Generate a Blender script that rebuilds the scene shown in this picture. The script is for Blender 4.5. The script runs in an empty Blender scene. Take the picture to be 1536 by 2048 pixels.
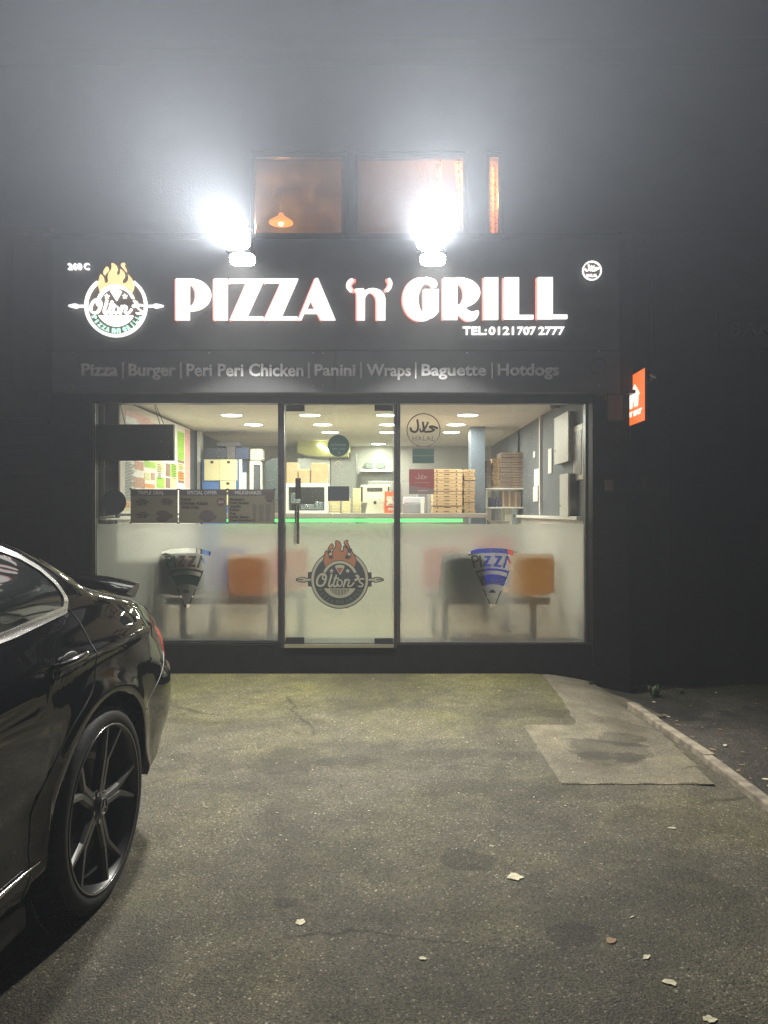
import bpy, bmesh, math, random
import numpy as np
from mathutils import Vector, Matrix
random.seed(7)
R = math.radians
SC = bpy.context.scene
COL = SC.collection

# ------------------------------------------------------------------ camera
cd = bpy.data.cameras.new('camera'); CAM = bpy.data.objects.new('camera', cd); COL.objects.link(CAM)
CAM.location = (0, 0, 1.4); CAM.rotation_euler = (R(90), 0, 0)
cd.sensor_fit = 'VERTICAL'; cd.sensor_height = 36; cd.lens = 36*1539/2048
cd.clip_start = 0.05; cd.clip_end = 400
SC.camera = CAM
# ------------------------------------------------------------------ night sky
W = bpy.data.worlds.new('World'); SC.world = W; W.use_nodes = True
nt = W.node_tree; bg = nt.nodes['Background']
sky = nt.nodes.new('ShaderNodeTexSky'); sky.sky_type = 'NISHITA'; sky.sun_disc = False
sky.sun_elevation = R(-4); sky.sun_rotation = R(200)
nt.links.new(sky.outputs[0], bg.inputs[0]); bg.inputs[1].default_value = 0.12
# ------------------------------------------------------------------ exposure, sampling
SC.view_settings.view_transform = 'Standard'; SC.view_settings.look = 'None'
SC.view_settings.exposure = 0.0; SC.view_settings.gamma = 1
cy = SC.cycles
cy.use_denoising = True
try: cy.denoiser = 'OPENIMAGEDENOISE'
except Exception: pass
cy.max_bounces = 9; cy.diffuse_bounces = 3; cy.glossy_bounces = 4; cy.transmission_bounces = 7
cy.volume_bounces = 0; cy.transparent_max_bounces = 16
cy.caustics_refractive = True; cy.caustics_reflective = False
cy.sample_clamp_indirect = 4; cy.blur_glossy = 0.2
cy.use_adaptive_sampling = False
cy.denoising_prefilter = 'NONE'

# main light levels
FLOOD_UP = 930.0      # upper head of each twin floodlight, turned up and out
FLOOD_DN = 200.0      # lower head, turned down at the forecourt
ROOM_W = 19.5         # each ceiling downlight
HAZE_D = 0.0036

# ------------------------------------------------------------------ helpers
FPX = 1539.0
def PX(px, Y): return (px-768.0)*Y/FPX
def PZ(py, Y): return 1.4-(py-1024.0)*Y/FPX

def tag(o, label=None, cat=None, group=None, kind=None):
    if label: o['label'] = label
    if cat: o['category'] = cat
    if group: o['group'] = group
    if kind: o['kind'] = kind
    return o
def thing(name, label, cat, loc=(0,0,0), group=None):
    o = bpy.data.objects.new(name, None); COL.objects.link(o); o.location = loc
    o.empty_display_size = 0.1
    return tag(o, label, cat, group)
def origin(o):
    v = Vector((0,0,0))
    while o is not None: v += o.location; o = o.parent
    return v
def put(name, bm, mat, parent=None, smooth=False, label=None, auto=None):
    me = bpy.data.meshes.new(name)
    if parent is not None:
        bmesh.ops.translate(bm, verts=bm.verts[:], vec=-origin(parent))
    if smooth:
        for f in bm.faces: f.smooth = True
        if auto is not None:
            for e in bm.edges:
                if len(e.link_faces) == 2 and e.calc_face_angle(0) > auto: e.smooth = False
    bm.to_mesh(me); bm.free()
    for m in (mat if isinstance(mat, (list, tuple)) else [mat]): me.materials.append(m)
    o = bpy.data.objects.new(name, me); COL.objects.link(o)
    if parent is not None: o.parent = parent
    if label: o['label'] = label
    return o
def solo(name, bm, mat, label, cat, group=None, loc=None, smooth=False, auto=None):
    if loc is None:
        n = max(1, len(bm.verts)); c = sum((v.co for v in bm.verts), Vector())/n
        loc = Vector((c.x, c.y, min(v.co.z for v in bm.verts)))
    bmesh.ops.translate(bm, verts=bm.verts[:], vec=-Vector(loc))
    o = put(name, bm, mat, None, smooth, auto=auto); o.location = loc
    return tag(o, label, cat, group)
def struct(name, bm, mat, smooth=False):
    return tag(put(name, bm, mat, None, smooth), kind='structure')
def copy_tree(o, parent=None):
    c = o.copy(); COL.objects.link(c)
    if parent is not None: c.parent = parent
    for ch in [x for x in o.children]: copy_tree(ch, c)
    return c
def nb(): return bmesh.new()
def bx(bm, x0, x1, y0, y1, z0, z1, bev=0.0, seg=2):
    r = bmesh.ops.create_cube(bm, size=1.0)
    M = Matrix.Translation(((x0+x1)/2, (y0+y1)/2, (z0+z1)/2)) @ Matrix.Diagonal((abs(x1-x0), abs(y1-y0), abs(z1-z0), 1))
    bmesh.ops.transform(bm, matrix=M, verts=r['verts'])
    if bev > 0:
        es = list({e for v in r['verts'] for e in v.link_edges})
        bmesh.ops.bevel(bm, geom=es, offset=bev, segments=seg, affect='EDGES', profile=0.6)
    return bm
def pbx(bm, px0, px1, py0, py1, Y, y1, bev=0.0):
    """a box whose front face is measured on the photograph at depth Y"""
    return bx(bm, PX(px0, Y), PX(px1, Y), Y, y1, PZ(py1, Y), PZ(py0, Y), bev)
def cyl(bm, p0, p1, r0, r1=None, seg=16, caps=True):
    if r1 is None: r1 = r0
    p0 = Vector(p0); p1 = Vector(p1); d = p1-p0
    q = d.to_track_quat('Z', 'Y').to_matrix().to_4x4()
    M = Matrix.Translation((p0+p1)/2) @ q
    bmesh.ops.create_cone(bm, cap_ends=caps, segments=seg, radius1=r0, radius2=r1, depth=d.length, matrix=M)
    return bm
def tube(bm, pts, r, seg=8, rs=None):
    pts = [Vector(p) for p in pts]; rings = []
    n = len(pts)
    up = Vector((0,0,1))
    for i, p in enumerate(pts):
        t = (pts[min(i+1, n-1)]-pts[max(i-1, 0)]).normalized()
        a = t.cross(up)
        if a.length < 1e-3: a = t.cross(Vector((0,1,0)))
        a.normalize(); b = t.cross(a).normalized()
        rr = rs[i] if rs else r
        rings.append([bm.verts.new(p+(a*math.cos(k*2*math.pi/seg)+b*math.sin(k*2*math.pi/seg))*rr) for k in range(seg)])
    for i in range(n-1):
        for k in range(seg):
            bm.faces.new((rings[i][k], rings[i][(k+1) % seg], rings[i+1][(k+1) % seg], rings[i+1][k]))
    bm.faces.new(rings[0][::-1]); bm.faces.new(rings[-1])
    return bm
def lathe(bm, prof, axis='Z', center=(0,0,0), seg=48, closed=False):
    """prof: list of (radius, height along axis)"""
    c = Vector(center); rings = []
    for r, h in prof:
        ring = []
        for k in range(seg):
            a = 2*math.pi*k/seg; u, v = r*math.cos(a), r*math.sin(a)
            co = {'Z': (u, v, h), 'X': (h, u, v), 'Y': (u, h, v)}[axis]
            ring.append(bm.verts.new(c+Vector(co)))
        rings.append(ring)
    m = len(rings)
    for i in range(m if closed else m-1):
        A, B = rings[i], rings[(i+1) % m]
        for k in range(seg):
            try: bm.faces.new((A[k], A[(k+1) % seg], B[(k+1) % seg], B[k]))
            except ValueError: pass
    if not closed:
        for ring in (rings[0], rings[-1]):
            try: bm.faces.new(ring)
            except ValueError: pass
    bmesh.ops.recalc_face_normals(bm, faces=bm.faces[:])
    return bm
def prism(bm, poly, fn, d0, d1):
    """poly 2D list, fn(a,b,d) -> 3D"""
    A = [bm.verts.new(fn(a, b, d0)) for a, b in poly]; B = [bm.verts.new(fn(a, b, d1)) for a, b in poly]
    n = len(poly)
    bm.faces.new(A); bm.faces.new(B[::-1])
    for i in range(n): bm.faces.new((A[i], B[i], B[(i+1) % n], A[(i+1) % n]))
    bmesh.ops.recalc_face_normals(bm, faces=bm.faces[:])
    return bm
def crom(pts, n=8, closed=True):
    P = [np.array(p, float) for p in pts]; out = []; m = len(P)
    rng = range(m) if closed else range(m-1)
    for i in rng:
        if closed: p0, p1, p2, p3 = P[i-1], P[i], P[(i+1) % m], P[(i+2) % m]
        else: p0, p1, p2, p3 = P[max(i-1, 0)], P[i], P[i+1], P[min(i+2, m-1)]
        for k in range(n):
            t = k/n
            out.append(0.5*((2*p1)+(-p0+p2)*t+(2*p0-5*p1+4*p2-p3)*t*t+(-p0+3*p1-3*p2+p3)*t**3))
    if not closed: out.append(P[-1])
    return [tuple(p) for p in out]

# ---- signed distance shapes (for lettering, emblems and film cut by outline)
def s_poly(pts):
    P = np.array(pts, float)
    def f(x, y):
        d = np.full(x.shape, 1e9); s = np.zeros(x.shape, bool); n = len(P)
        for i in range(n):
            ax, ay = P[i]; bx_, by = P[(i+1) % n]
            ex, ey = bx_-ax, by-ay; wx, wy = x-ax, y-ay
            t = np.clip((wx*ex+wy*ey)/(ex*ex+ey*ey+1e-12), 0, 1)
            d = np.minimum(d, (wx-ex*t)**2+(wy-ey*t)**2)
            c = ((ay > y) != (by > y))
            with np.errstate(divide='ignore', invalid='ignore'):
                xx = (bx_-ax)*(y-ay)/((by-ay) if by != ay else 1e-12)+ax
            s ^= c & (x < xx)
        d = np.sqrt(d); return np.where(s, -d, d)
    return f
def s_circ(cx, cy_, r): return lambda x, y: np.hypot(x-cx, y-cy_)-r
def s_ell(cx, cy_, rx, ry): return lambda x, y: (np.hypot((x-cx)/rx, (y-cy_)/ry)-1)*min(rx, ry)
def s_box(x0, x1, y0, y1): return lambda x, y: np.maximum(np.maximum(x0-x, x-x1), np.maximum(y0-y, y-y1))
def s_line(pts, r):
    def f(x, y):
        d = np.full(x.shape, 1e9)
        for (ax, ay), (bx_, by) in zip(pts[:-1], pts[1:]):
            ex, ey = bx_-ax, by-ay; wx, wy = x-ax, y-ay
            t = np.clip((wx*ex+wy*ey)/(ex*ex+ey*ey+1e-12), 0, 1)
            d = np.minimum(d, np.hypot(wx-ex*t, wy-ey*t))
        return d-r
    return f
def s_curve(pts, r, closed=False, n=6): 
    q = crom(pts, n, closed)
    if closed: q = q+[q[0]]
    return s_line(q, r)
def U(*fs): return lambda x, y: np.minimum.reduce([f(x, y) for f in fs])
def SUB(a, *bs):
    def f(x, y):
        d = a(x, y)
        for b in bs: d = np.maximum(d, -b(x, y))
        return d
    return f
def INT(*fs): return lambda x, y: np.maximum.reduce([f(x, y) for f in fs])
def GROW(a, r): return lambda x, y: a(x, y)-r
def TR(a, sx=1, ox=0, oy=0, sy=None):
    sy = sx if sy is None else sy
    return lambda x, y: a((x-ox)/sx, (y-oy)/sy)*min(abs(sx), abs(sy))
def sdf_bm(bm, f, box, res, fn, d0, d1, merge=True):
    """mesh of the region f<0 inside box=(a0,a1,b0,b1) extruded between depths d0 (front) and d1"""
    a0, a1, b0, b1 = box
    nx = int(math.ceil((a1-a0)/res))+3; ny = int(math.ceil((b1-b0)/res))+3
    xs = a0-res+np.arange(nx)*res; ys = b0-res+np.arange(ny)*res
    X, Yy = np.meshgrid(xs, ys)
    F = np.maximum(f(X, Yy), s_box(a0, a1, b0, b1)(X, Yy))
    F = np.where(np.abs(F) < 1e-9, 1e-9, F)
    F[0, :] = F[-1, :] = 1; F[:, 0] = F[:, -1] = 1
    ins = F < 0
    cache = {}
    def V(key, a, b, back):
        k = (key, back)
        if k not in cache: cache[k] = bm.verts.new(fn(a, b, d1 if back else d0))
        return cache[k]
    def corner(i, j): return (('c', i, j), xs[i], ys[j])
    def cross(i0, j0, i1, j1):
        k = ('e', min((i0, j0), (i1, j1)), max((i0, j0), (i1, j1)))
        t = F[j0, i0]/(F[j0, i0]-F[j1, i1]); t = min(max(t, 0.02), 0.98)
        return (k, xs[i0]+(xs[i1]-xs[i0])*t, ys[j0]+(ys[j1]-ys[j0])*t)
    def emit(poly, contour):
        for back in (False, True):
            vs = [V(k, a, b, back) for k, a, b in poly]
            if back: vs = vs[::-1]
            try: bm.faces.new(vs)
            except ValueError: pass
        for p, q in contour:
            try: bm.faces.new((V(*p, False), V(*p, True), V(*q, True), V(*q, False)))
            except ValueError: pass
    full = ins[:-1, :-1] & ins[1:, :-1] & ins[:-1, 1:] & ins[1:, 1:]
    anyi = ins[:-1, :-1] | ins[1:, :-1] | ins[:-1, 1:] | ins[1:, 1:]
    for j in range(ny-1):
        i = 0
        cols = np.nonzero(anyi[j])[0]
        if len(cols) == 0: continue
        i = cols[0]; iend = cols[-1]+1
        while i < iend:
            if full[j, i]:
                k = i+1
                if merge:
                    while k < nx-1 and full[j, k]: k += 1
                emit([corner(i, j), corner(k, j), corner(k, j+1), corner(i, j+1)], [])
                i = k; continue
            if anyi[j, i]:
                cs = [(i, j), (i+1, j), (i+1, j+1), (i, j+1)]; poly = []; con = []; last = None
                for n_ in range(4):
                    p, q = cs[n_], cs[(n_+1) % 4]
                    ip, iq = ins[p[1], p[0]], ins[q[1], q[0]]
                    if ip: poly.append(corner(*p))
                    if ip != iq:
                        c = cross(p[0], p[1], q[0], q[1]); poly.append(c)
                        if ip: last = c
                        else:
                            if last is not None: con.append((last, c)); last = None
                            else: first = c
                if last is not None: con.append((last, first))
                if len(poly) >= 3: emit(poly, con)
            i += 1
    bmesh.ops.recalc_face_normals(bm, faces=bm.faces[:])
    return bm
def front(Y):
    """photo pixel (a,b) + depth -> world, scale of plane Y kept for the whole thickness"""
    return lambda a, b, d: (PX(a, Y), d, PZ(b, Y))
def sdf_px(f, box, res, Y, d0, d1, bm=None):
    return sdf_bm(bm or nb(), f, box, res, front(Y), d0, d1)

def text2d(body, bold=0.0, shear=0.0, spacing=1.0):
    c = bpy.data.curves.new('t', 'FONT'); c.body = body; c.size = 1; c.offset = bold; c.shear = shear
    c.space_character = spacing; c.fill_mode = 'FRONT'; c.resolution_u = 3; c.dimensions = '2D'
    o = bpy.data.objects.new('t', c); COL.objects.link(o)
    dg = bpy.context.evaluated_depsgraph_get(); me = bpy.data.meshes.new_from_object(o.evaluated_get(dg))
    vs = [(v.co.x, v.co.y) for v in me.vertices]; fs = [list(p.vertices) for p in me.polygons]
    bpy.data.objects.remove(o); bpy.data.curves.remove(c); bpy.data.meshes.remove(me)
    return vs, fs
def text_bm(bm, body, x0, x1, y0, y1, fn, d0, d1, bold=0.0, shear=0.0, rot=0.0, spacing=1.0, keep=False):
    """fit text into the box x0..x1 (left..right), y0..y1 (top..bottom in the fn's b axis)"""
    vs, fs = text2d(body, bold, shear, spacing)
    if not vs: return bm
    ax = min(v[0] for v in vs); bx_ = max(v[0] for v in vs); ay = min(v[1] for v in vs); by = max(v[1] for v in vs)
    sx = (x1-x0)/max(bx_-ax, 1e-6); sy = (y1-y0)/max(by-ay, 1e-6)
    if keep:
        s = min(abs(sx), abs(sy)); sx = math.copysign(s, sx); sy = math.copysign(s, sy)
    cx, cy_ = (x0+x1)/2, (y0+y1)/2
    def mp(v):
        a = (v[0]-(ax+bx_)/2)*sx; b = -(v[1]-(ay+by)/2)*sy
        if rot: a, b = a*math.cos(rot)-b*math.sin(rot), a*math.sin(rot)+b*math.cos(rot)
        return cx+a, cy_+b
    P = [mp(v) for v in vs]
    A = [bm.verts.new(fn(a, b, d0)) for a, b in P]
    if d1 is None:
        for f in fs:
            try: bm.faces.new([A[i] for i in f])
            except ValueError: pass
        return bm
    B = [bm.verts.new(fn(a, b, d1)) for a, b in P]
    cnt = {}
    for f in fs:
        try: bm.faces.new([A[i] for i in f]); bm.faces.new([B[i] for i in f][::-1])
        except ValueError: continue
        for i in range(len(f)):
            e = (f[i], f[(i+1) % len(f)]); k = (min(e), max(e)); cnt.setdefault(k, []).append(e)
    for k, es in cnt.items():
        if len(es) == 1:
            i, j = es[0]
            try: bm.faces.new((A[j], A[i], B[i], B[j]))
            except ValueError: pass
    return bm

# ------------------------------------------------------------------ materials
def mat(name, col=(0.5,0.5,0.5), rough=0.6, metal=0.0, coat=0.0, emit=None, es=0.0, spec=0.5, trans=0.0, noise=None, bump=None, sheen=0):
    m = bpy.data.materials.new(name); m.use_nodes = True; n = m.node_tree; b = n.nodes['Principled BSDF']
    b.inputs['Base Color'].default_value = (*col, 1); b.inputs['Roughness'].default_value = rough
    b.inputs['Metallic'].default_value = metal; b.inputs['Coat Weight'].default_value = coat
    b.inputs['Coat Roughness'].default_value = 0.03; b.inputs['Specular IOR Level'].default_value = spec
    b.inputs['Transmission Weight'].default_value = trans
    if emit: b.inputs['Emission Color'].default_value = (*emit, 1); b.inputs['Emission Strength'].default_value = es
    co = None
    if noise or bump: co = n.nodes.new('ShaderNodeTexCoord')
    if noise:
        c2, sc, lo, hi = noise
        t = n.nodes.new('ShaderNodeTexNoise'); t.inputs['Scale'].default_value = sc; t.inputs['Detail'].default_value = 5
        n.links.new(co.outputs['Object'], t.inputs['Vector'])
        r = n.nodes.new('ShaderNodeValToRGB'); r.color_ramp.elements[0].position = lo; r.color_ramp.elements[1].position = hi
        r.color_ramp.elements[0].color = (*col, 1); r.color_ramp.elements[1].color = (*c2, 1)
        n.links.new(t.outputs['Fac'], r.inputs['Fac']); n.links.new(r.outputs['Color'], b.inputs['Base Color'])
    if bump:
        sc, st = bump
        t = n.nodes.new('ShaderNodeTexNoise'); t.inputs['Scale'].default_value = sc; t.inputs['Detail'].default_value = 4
        n.links.new(co.outputs['Object'], t.inputs['Vector'])
        u = n.nodes.new('ShaderNodeBump'); u.inputs['Strength'].default_value = st; u.inputs['Distance'].default_value = 0.01
        n.links.new(t.outputs['Fac'], u.inputs['Height']); n.links.new(u.outputs['Normal'], b.inputs['Normal'])
    return m
def glow(name, col, s, sample=True):
    m = mat(name, (0.8,0.8,0.8), 0.5, emit=col, es=s)
    m.cycles.emission_sampling = 'AUTO' if sample else 'NONE'
    return m
def bounce(name, col, trans=0.5, rough=0.8, noise=None):
    """paper / vinyl that lets some light through"""
    m = mat(name, col, rough, noise=noise); n = m.node_tree
    b = n.nodes['Principled BSDF']; t = n.nodes.new('ShaderNodeBsdfTranslucent'); t.inputs['Color'].default_value = (*col, 1)
    if noise: n.links.new(b.inputs['Base Color'].links[0].from_socket, t.inputs['Color'])
    x = n.nodes.new('ShaderNodeMixShader'); x.inputs[0].default_value = trans
    n.links.new(b.outputs[0], x.inputs[1]); n.links.new(t.outputs[0], x.inputs[2])
    n.links.new(x.outputs[0], n.nodes['Material Output'].inputs['Surface'])
    return m
def pane_mat(name, tint=(1,1,1), dust=0.02, refl=1.0):
    m = bpy.data.materials.new(name); m.use_nodes = True; n = m.node_tree; n.nodes.clear()
    out = n.nodes.new('ShaderNodeOutputMaterial')
    tr = n.nodes.new('ShaderNodeBsdfTransparent'); tr.inputs[0].default_value = (*tint, 1)
    gl = n.nodes.new('ShaderNodeBsdfGlossy'); gl.inputs['Roughness'].default_value = 0.02
    fr = n.nodes.new('ShaderNodeFresnel'); fr.inputs[0].default_value = 1.45
    geo = n.nodes.new('ShaderNodeNewGeometry')   # same reflectance from both sides of the sheet
    lw = n.nodes.new('ShaderNodeLayerWeight'); lw.inputs['Blend'].default_value = 0.18
    k = n.nodes.new('ShaderNodeMath'); k.operation = 'MULTIPLY'; k.inputs[1].default_value = 0.5*refl
    n.links.new(lw.outputs['Fresnel'], k.inputs[0])
    x = n.nodes.new('ShaderNodeMixShader'); n.links.new(k.outputs[0], x.inputs[0])
    n.links.new(tr.outputs[0], x.inputs[1]); n.links.new(gl.outputs[0], x.inputs[2])
    df = n.nodes.new('ShaderNodeBsdfTranslucent'); df.inputs[0].default_value = (0.7, 0.7, 0.65, 1)
    co = n.nodes.new('ShaderNodeTexCoord'); t = n.nodes.new('ShaderNodeTexNoise'); t.inputs['Scale'].default_value = 3.5
    t.inputs['Detail'].default_value = 8; t.inputs['Distortion'].default_value = 0.6
    n.links.new(co.outputs['Object'], t.inputs['Vector'])
    mr = n.nodes.new('ShaderNodeMapRange'); mr.inputs[1].default_value = 0.4; mr.inputs[2].default_value = 0.75
    mr.inputs[3].default_value = dust*0.3; mr.inputs[4].default_value = dust*2
    n.links.new(t.outputs['Fac'], mr.inputs[0])
    y = n.nodes.new('ShaderNodeMixShader'); n.links.new(mr.outputs[0], y.inputs[0])
    n.links.new(x.outputs[0], y.inputs[1]); n.links.new(df.outputs[0], y.inputs[2])
    n.links.new(y.outputs[0], out.inputs['Surface'])
    n.nodes.remove(fr); n.nodes.remove(geo)
    return m
def frost_mat(name):
    m = bpy.data.materials.new(name); m.use_nodes = True; n = m.node_tree; n.nodes.clear()
    out = n.nodes.new('ShaderNodeOutputMaterial')
    rf = n.nodes.new('ShaderNodeBsdfRefraction'); rf.inputs['Roughness'].default_value = 0.23; rf.inputs['IOR'].default_value = 1.45
    rf.inputs[0].default_value = (0.94, 0.95, 0.94, 1)
    tl = n.nodes.new('ShaderNodeBsdfTranslucent'); tl.inputs[0].default_value = (0.86, 0.86, 0.83, 1)
    df = n.nodes.new('ShaderNodeBsdfDiffuse'); df.inputs[0].default_value = (0.5, 0.5, 0.5, 1)
    x = n.nodes.new('ShaderNodeMixShader'); x.inputs[0].default_value = 0.3
    y = n.nodes.new('ShaderNodeMixShader'); y.inputs[0].default_value = 0.05
    n.links.new(rf.outputs[0], x.inputs[1]); n.links.new(tl.outputs[0], x.inputs[2])
    n.links.new(x.outputs[0], y.inputs[1]); n.links.new(df.outputs[0], y.inputs[2])
    n.links.new(y.outputs[0], out.inputs['Surface'])
    return m
M = {}
M['fascia'] = mat('fascia_grey', (0.10,0.104,0.11), 0.5, noise=((0.13,0.134,0.14), 2.5, 0.35, 0.7))
M['frame'] = mat('anthracite_frame', (0.022,0.023,0.026), 0.35, noise=((0.035,0.036,0.04), 6, 0.3, 0.7))
M['chrome'] = mat('brushed_steel', (0.62,0.6,0.56), 0.25, 1.0)
M['alu'] = mat('edge_metal', (0.7,0.68,0.62), 0.3, 1.0)
M['darkrender'] = mat('dark_render', (0.03,0.03,0.03), 0.85, noise=((0.045,0.043,0.04), 3, 0.3, 0.7), bump=(60, 0.3))
M['riser'] = mat('stall_riser_paint', (0.007,0.007,0.007), 0.6, spec=0.15, noise=((0.012,0.012,0.011), 9, 0.4, 0.75), bump=(25, 0.15))
M['black'] = mat('matt_black', (0.015,0.015,0.016), 0.55)
M['backing'] = mat('dark_vinyl', (0.03,0.035,0.04), 0.6)
M['white'] = mat('white_paint', (0.75,0.74,0.7), 0.45)
M['cream'] = mat('cream_plastic', (0.75,0.72,0.58), 0.4)
M['ceil'] = mat('ceiling_paint', (0.74,0.71,0.63), 0.8, noise=((0.68,0.65,0.58), 1.5, 0.3, 0.7))
M['gwall'] = mat('grey_wall_paint', (0.10,0.11,0.125), 0.7, noise=((0.13,0.14,0.15), 2, 0.3, 0.7))
M['floor'] = mat('floor_vinyl', (0.36,0.29,0.2), 0.35, noise=((0.45,0.37,0.26), 4, 0.3, 0.7))
M['tile'] = mat('kitchen_wall', (0.5,0.49,0.43), 0.35, noise=((0.4,0.39,0.35), 3, 0.3, 0.7))
M['card'] = mat('brown_card', (0.42,0.28,0.14), 0.85, noise=((0.52,0.36,0.2), 12, 0.3, 0.7))
M['card2'] = mat('dark_brown_card', (0.17,0.12,0.09), 0.85, noise=((0.22,0.16,0.12), 12, 0.3, 0.7))
M['card3'] = mat('pale_card', (0.7,0.6,0.36), 0.85)
M['steel'] = mat('steel', (0.5,0.5,0.48), 0.3, 1.0, noise=((0.4,0.4,0.39), 5, 0.3, 0.7))
M['pane'] = pane_mat('window_glass', (0.96,0.98,0.97), 0.03)
M['doorpane'] = pane_mat('door_glass', (0.94,0.99,0.95), 0.06)
M['edge'] = mat('glass_edge', (0.55,0.75,0.5), 0.2, emit=None)
M['frost'] = frost_mat('frosted_film')
M['upglass'] = pane_mat('upper_window_glass', (0.8,0.8,0.8), 0.03)
M['white_led'] = glow('sign_white_light', (1.0,0.97,0.92), 1.25, False)
M['red_led'] = glow('sign_red_light', (1.0,0.09,0.03), 0.8, False)
M['yellow_led'] = glow('sign_yellow_light', (1.0,0.74,0.30), 1.05, False)
M['green_led'] = glow('sign_mint_light', (0.5,1.0,0.78), 0.95, False)
M['dim_white'] = mat('unlit_white_vinyl', (0.86,0.86,0.88), 0.7)
M['flood'] = glow('floodlight_lens', (0.93,0.97,1.0), 60.0, False)
M['down'] = glow('downlight_lens', (1.0,0.97,0.88), 9.0, False)
M['strip'] = glow('green_led_strip', (0.01,1.0,0.12), 2.2, True)
# ================================================================== SHOP BUILDING
YG = 6.70          # glass plane
YS = 6.50          # sign face plane
LW, RW = -2.56, 1.80   # inner faces of the side walls
CEIL = 2.50; FLOORZ = 0.23; BACK = 12.9
shop = thing('takeaway_shop', 'dark fronted takeaway with a full width glass shopfront under the lit sign', 'shop building', (-0.4, 6.8, 0))
# masonry front: pilasters, riser, head
bm = nb()
pbx(bm, 98, 182, 786, 1362, YG-0.06, 7.3)             # left pier
put('pier', bm, M['riser'], shop); bm = nb()
pbx(bm, 1186, 1259, 786, 1420, YG-0.05, 7.05)         # right pier
put('pier', bm, M['riser'], shop)
bm = nb(); bx(bm, PX(182,YG), PX(1186,YG), YG-0.035, 7.0, -0.3, PZ(1284,YG)-0.012, 0.006)
put('stall_riser', bm, M['riser'], shop)
bm = nb(); bx(bm, PX(182,YG), PX(1186,YG), YG-0.02, YG+0.12, PZ(806,YG), 2.409)
bx(bm, PX(98,YG), PX(1259,YG), YG-0.16, 7.0, 2.411, 2.44)
put('soffit', bm, M['frame'], shop)
# shell
bm = nb()
bx(bm, LW-0.2, LW, 7.3, 13.1, 0, 3.0); bx(bm, LW-0.003, LW+0.004, YG+0.13, 7.303, FLOORZ, CEIL); put('side_wall', bm, M['gwall'], shop)
bm = nb(); bx(bm, RW, RW+0.2, 7.05, 13.1, 0, 3.0); bx(bm, RW-0.004, RW+0.003, YG+0.13, 7.053, FLOORZ, CEIL)
put('side_wall', bm, M['gwall'], shop)
bm = nb(); bx(bm, LW, RW, BACK, BACK+0.2, FLOORZ, CEIL); put('back_wall', bm, M['tile'], shop)
bm = nb(); bx(bm, LW, RW, YG+0.12, BACK, CEIL, CEIL+0.1); put('ceiling', bm, M['ceil'], shop)
bm = nb(); bx(bm, LW, RW, YG+0.3, BACK, 0.0, FLOORZ); put('floor', bm, M['floor'], shop)
bm = nb(); bx(bm, -3.2, 2.14, 6.95, 9.9, 3.68, 3.8); put('flat_roof', bm, M['darkrender'], shop)
bm = nb(); bx(bm, -3.2, 2.14, YS+0.12, 6.95, 2.45, 3.8); put('front_wall', bm, M['darkrender'], shop)
# kitchen side partition / columns seen through the glass
bm = nb(); bx(bm, PX(942,9.9), PX(970,9.9), 9.9, 10.2, FLOORZ, CEIL); put('column', bm, mat('slate_blue_paint',(0.09,0.115,0.15),0.6), shop)
bm = nb(); bx(bm, LW, PX(395,10.4), 10.4, 10.55, FLOORZ, CEIL); put('partition', bm, M['gwall'], shop)
bm = nb(); bx(bm, PX(395,10.4), PX(401,10.4), 10.38, 10.56, FLOORZ, CEIL); put('door_post', bm, M['white'], shop)
bm = nb(); bx(bm, PX(1040,10.2), RW, 10.2, 10.35, FLOORZ, CEIL); put('partition', bm, M['gwall'], shop)
bm = nb(); bx(bm, PX(1012,11.6), PX(1026,11.6), 11.6, 11.7, 1.9, CEIL); put('door_post', bm, M['cream'], shop)
# white boarded dado with a cap rail on both side walls
def dado(x_in, y0, y1, side):
    b = nb(); n = int((y1-y0)/0.1)
    for i in range(n):
        ya = y0+(y1-y0)*i/n
        bx(b, x_in, x_in+side*0.03, ya+0.003, ya+(y1-y0)/n-0.003, FLOORZ, 1.325, 0.002, 1)
    o = put('dado', b, M['white'], shop)
    b = nb(); bx(b, x_in, x_in+side*0.09, y0, y1, 1.327, 1.36, 0.006); put('dado_rail', b, M['white'], shop)
dado(RW, YG+0.14, 10.19, -1); dado(LW, YG+0.14, 10.39, 1)
# trunking on the right wall
bm = nb(); bx(bm, RW-0.03, RW-0.005, 8.75, 8.79, 1.37, CEIL); put('trunking', bm, M['white'], shop)

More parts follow.
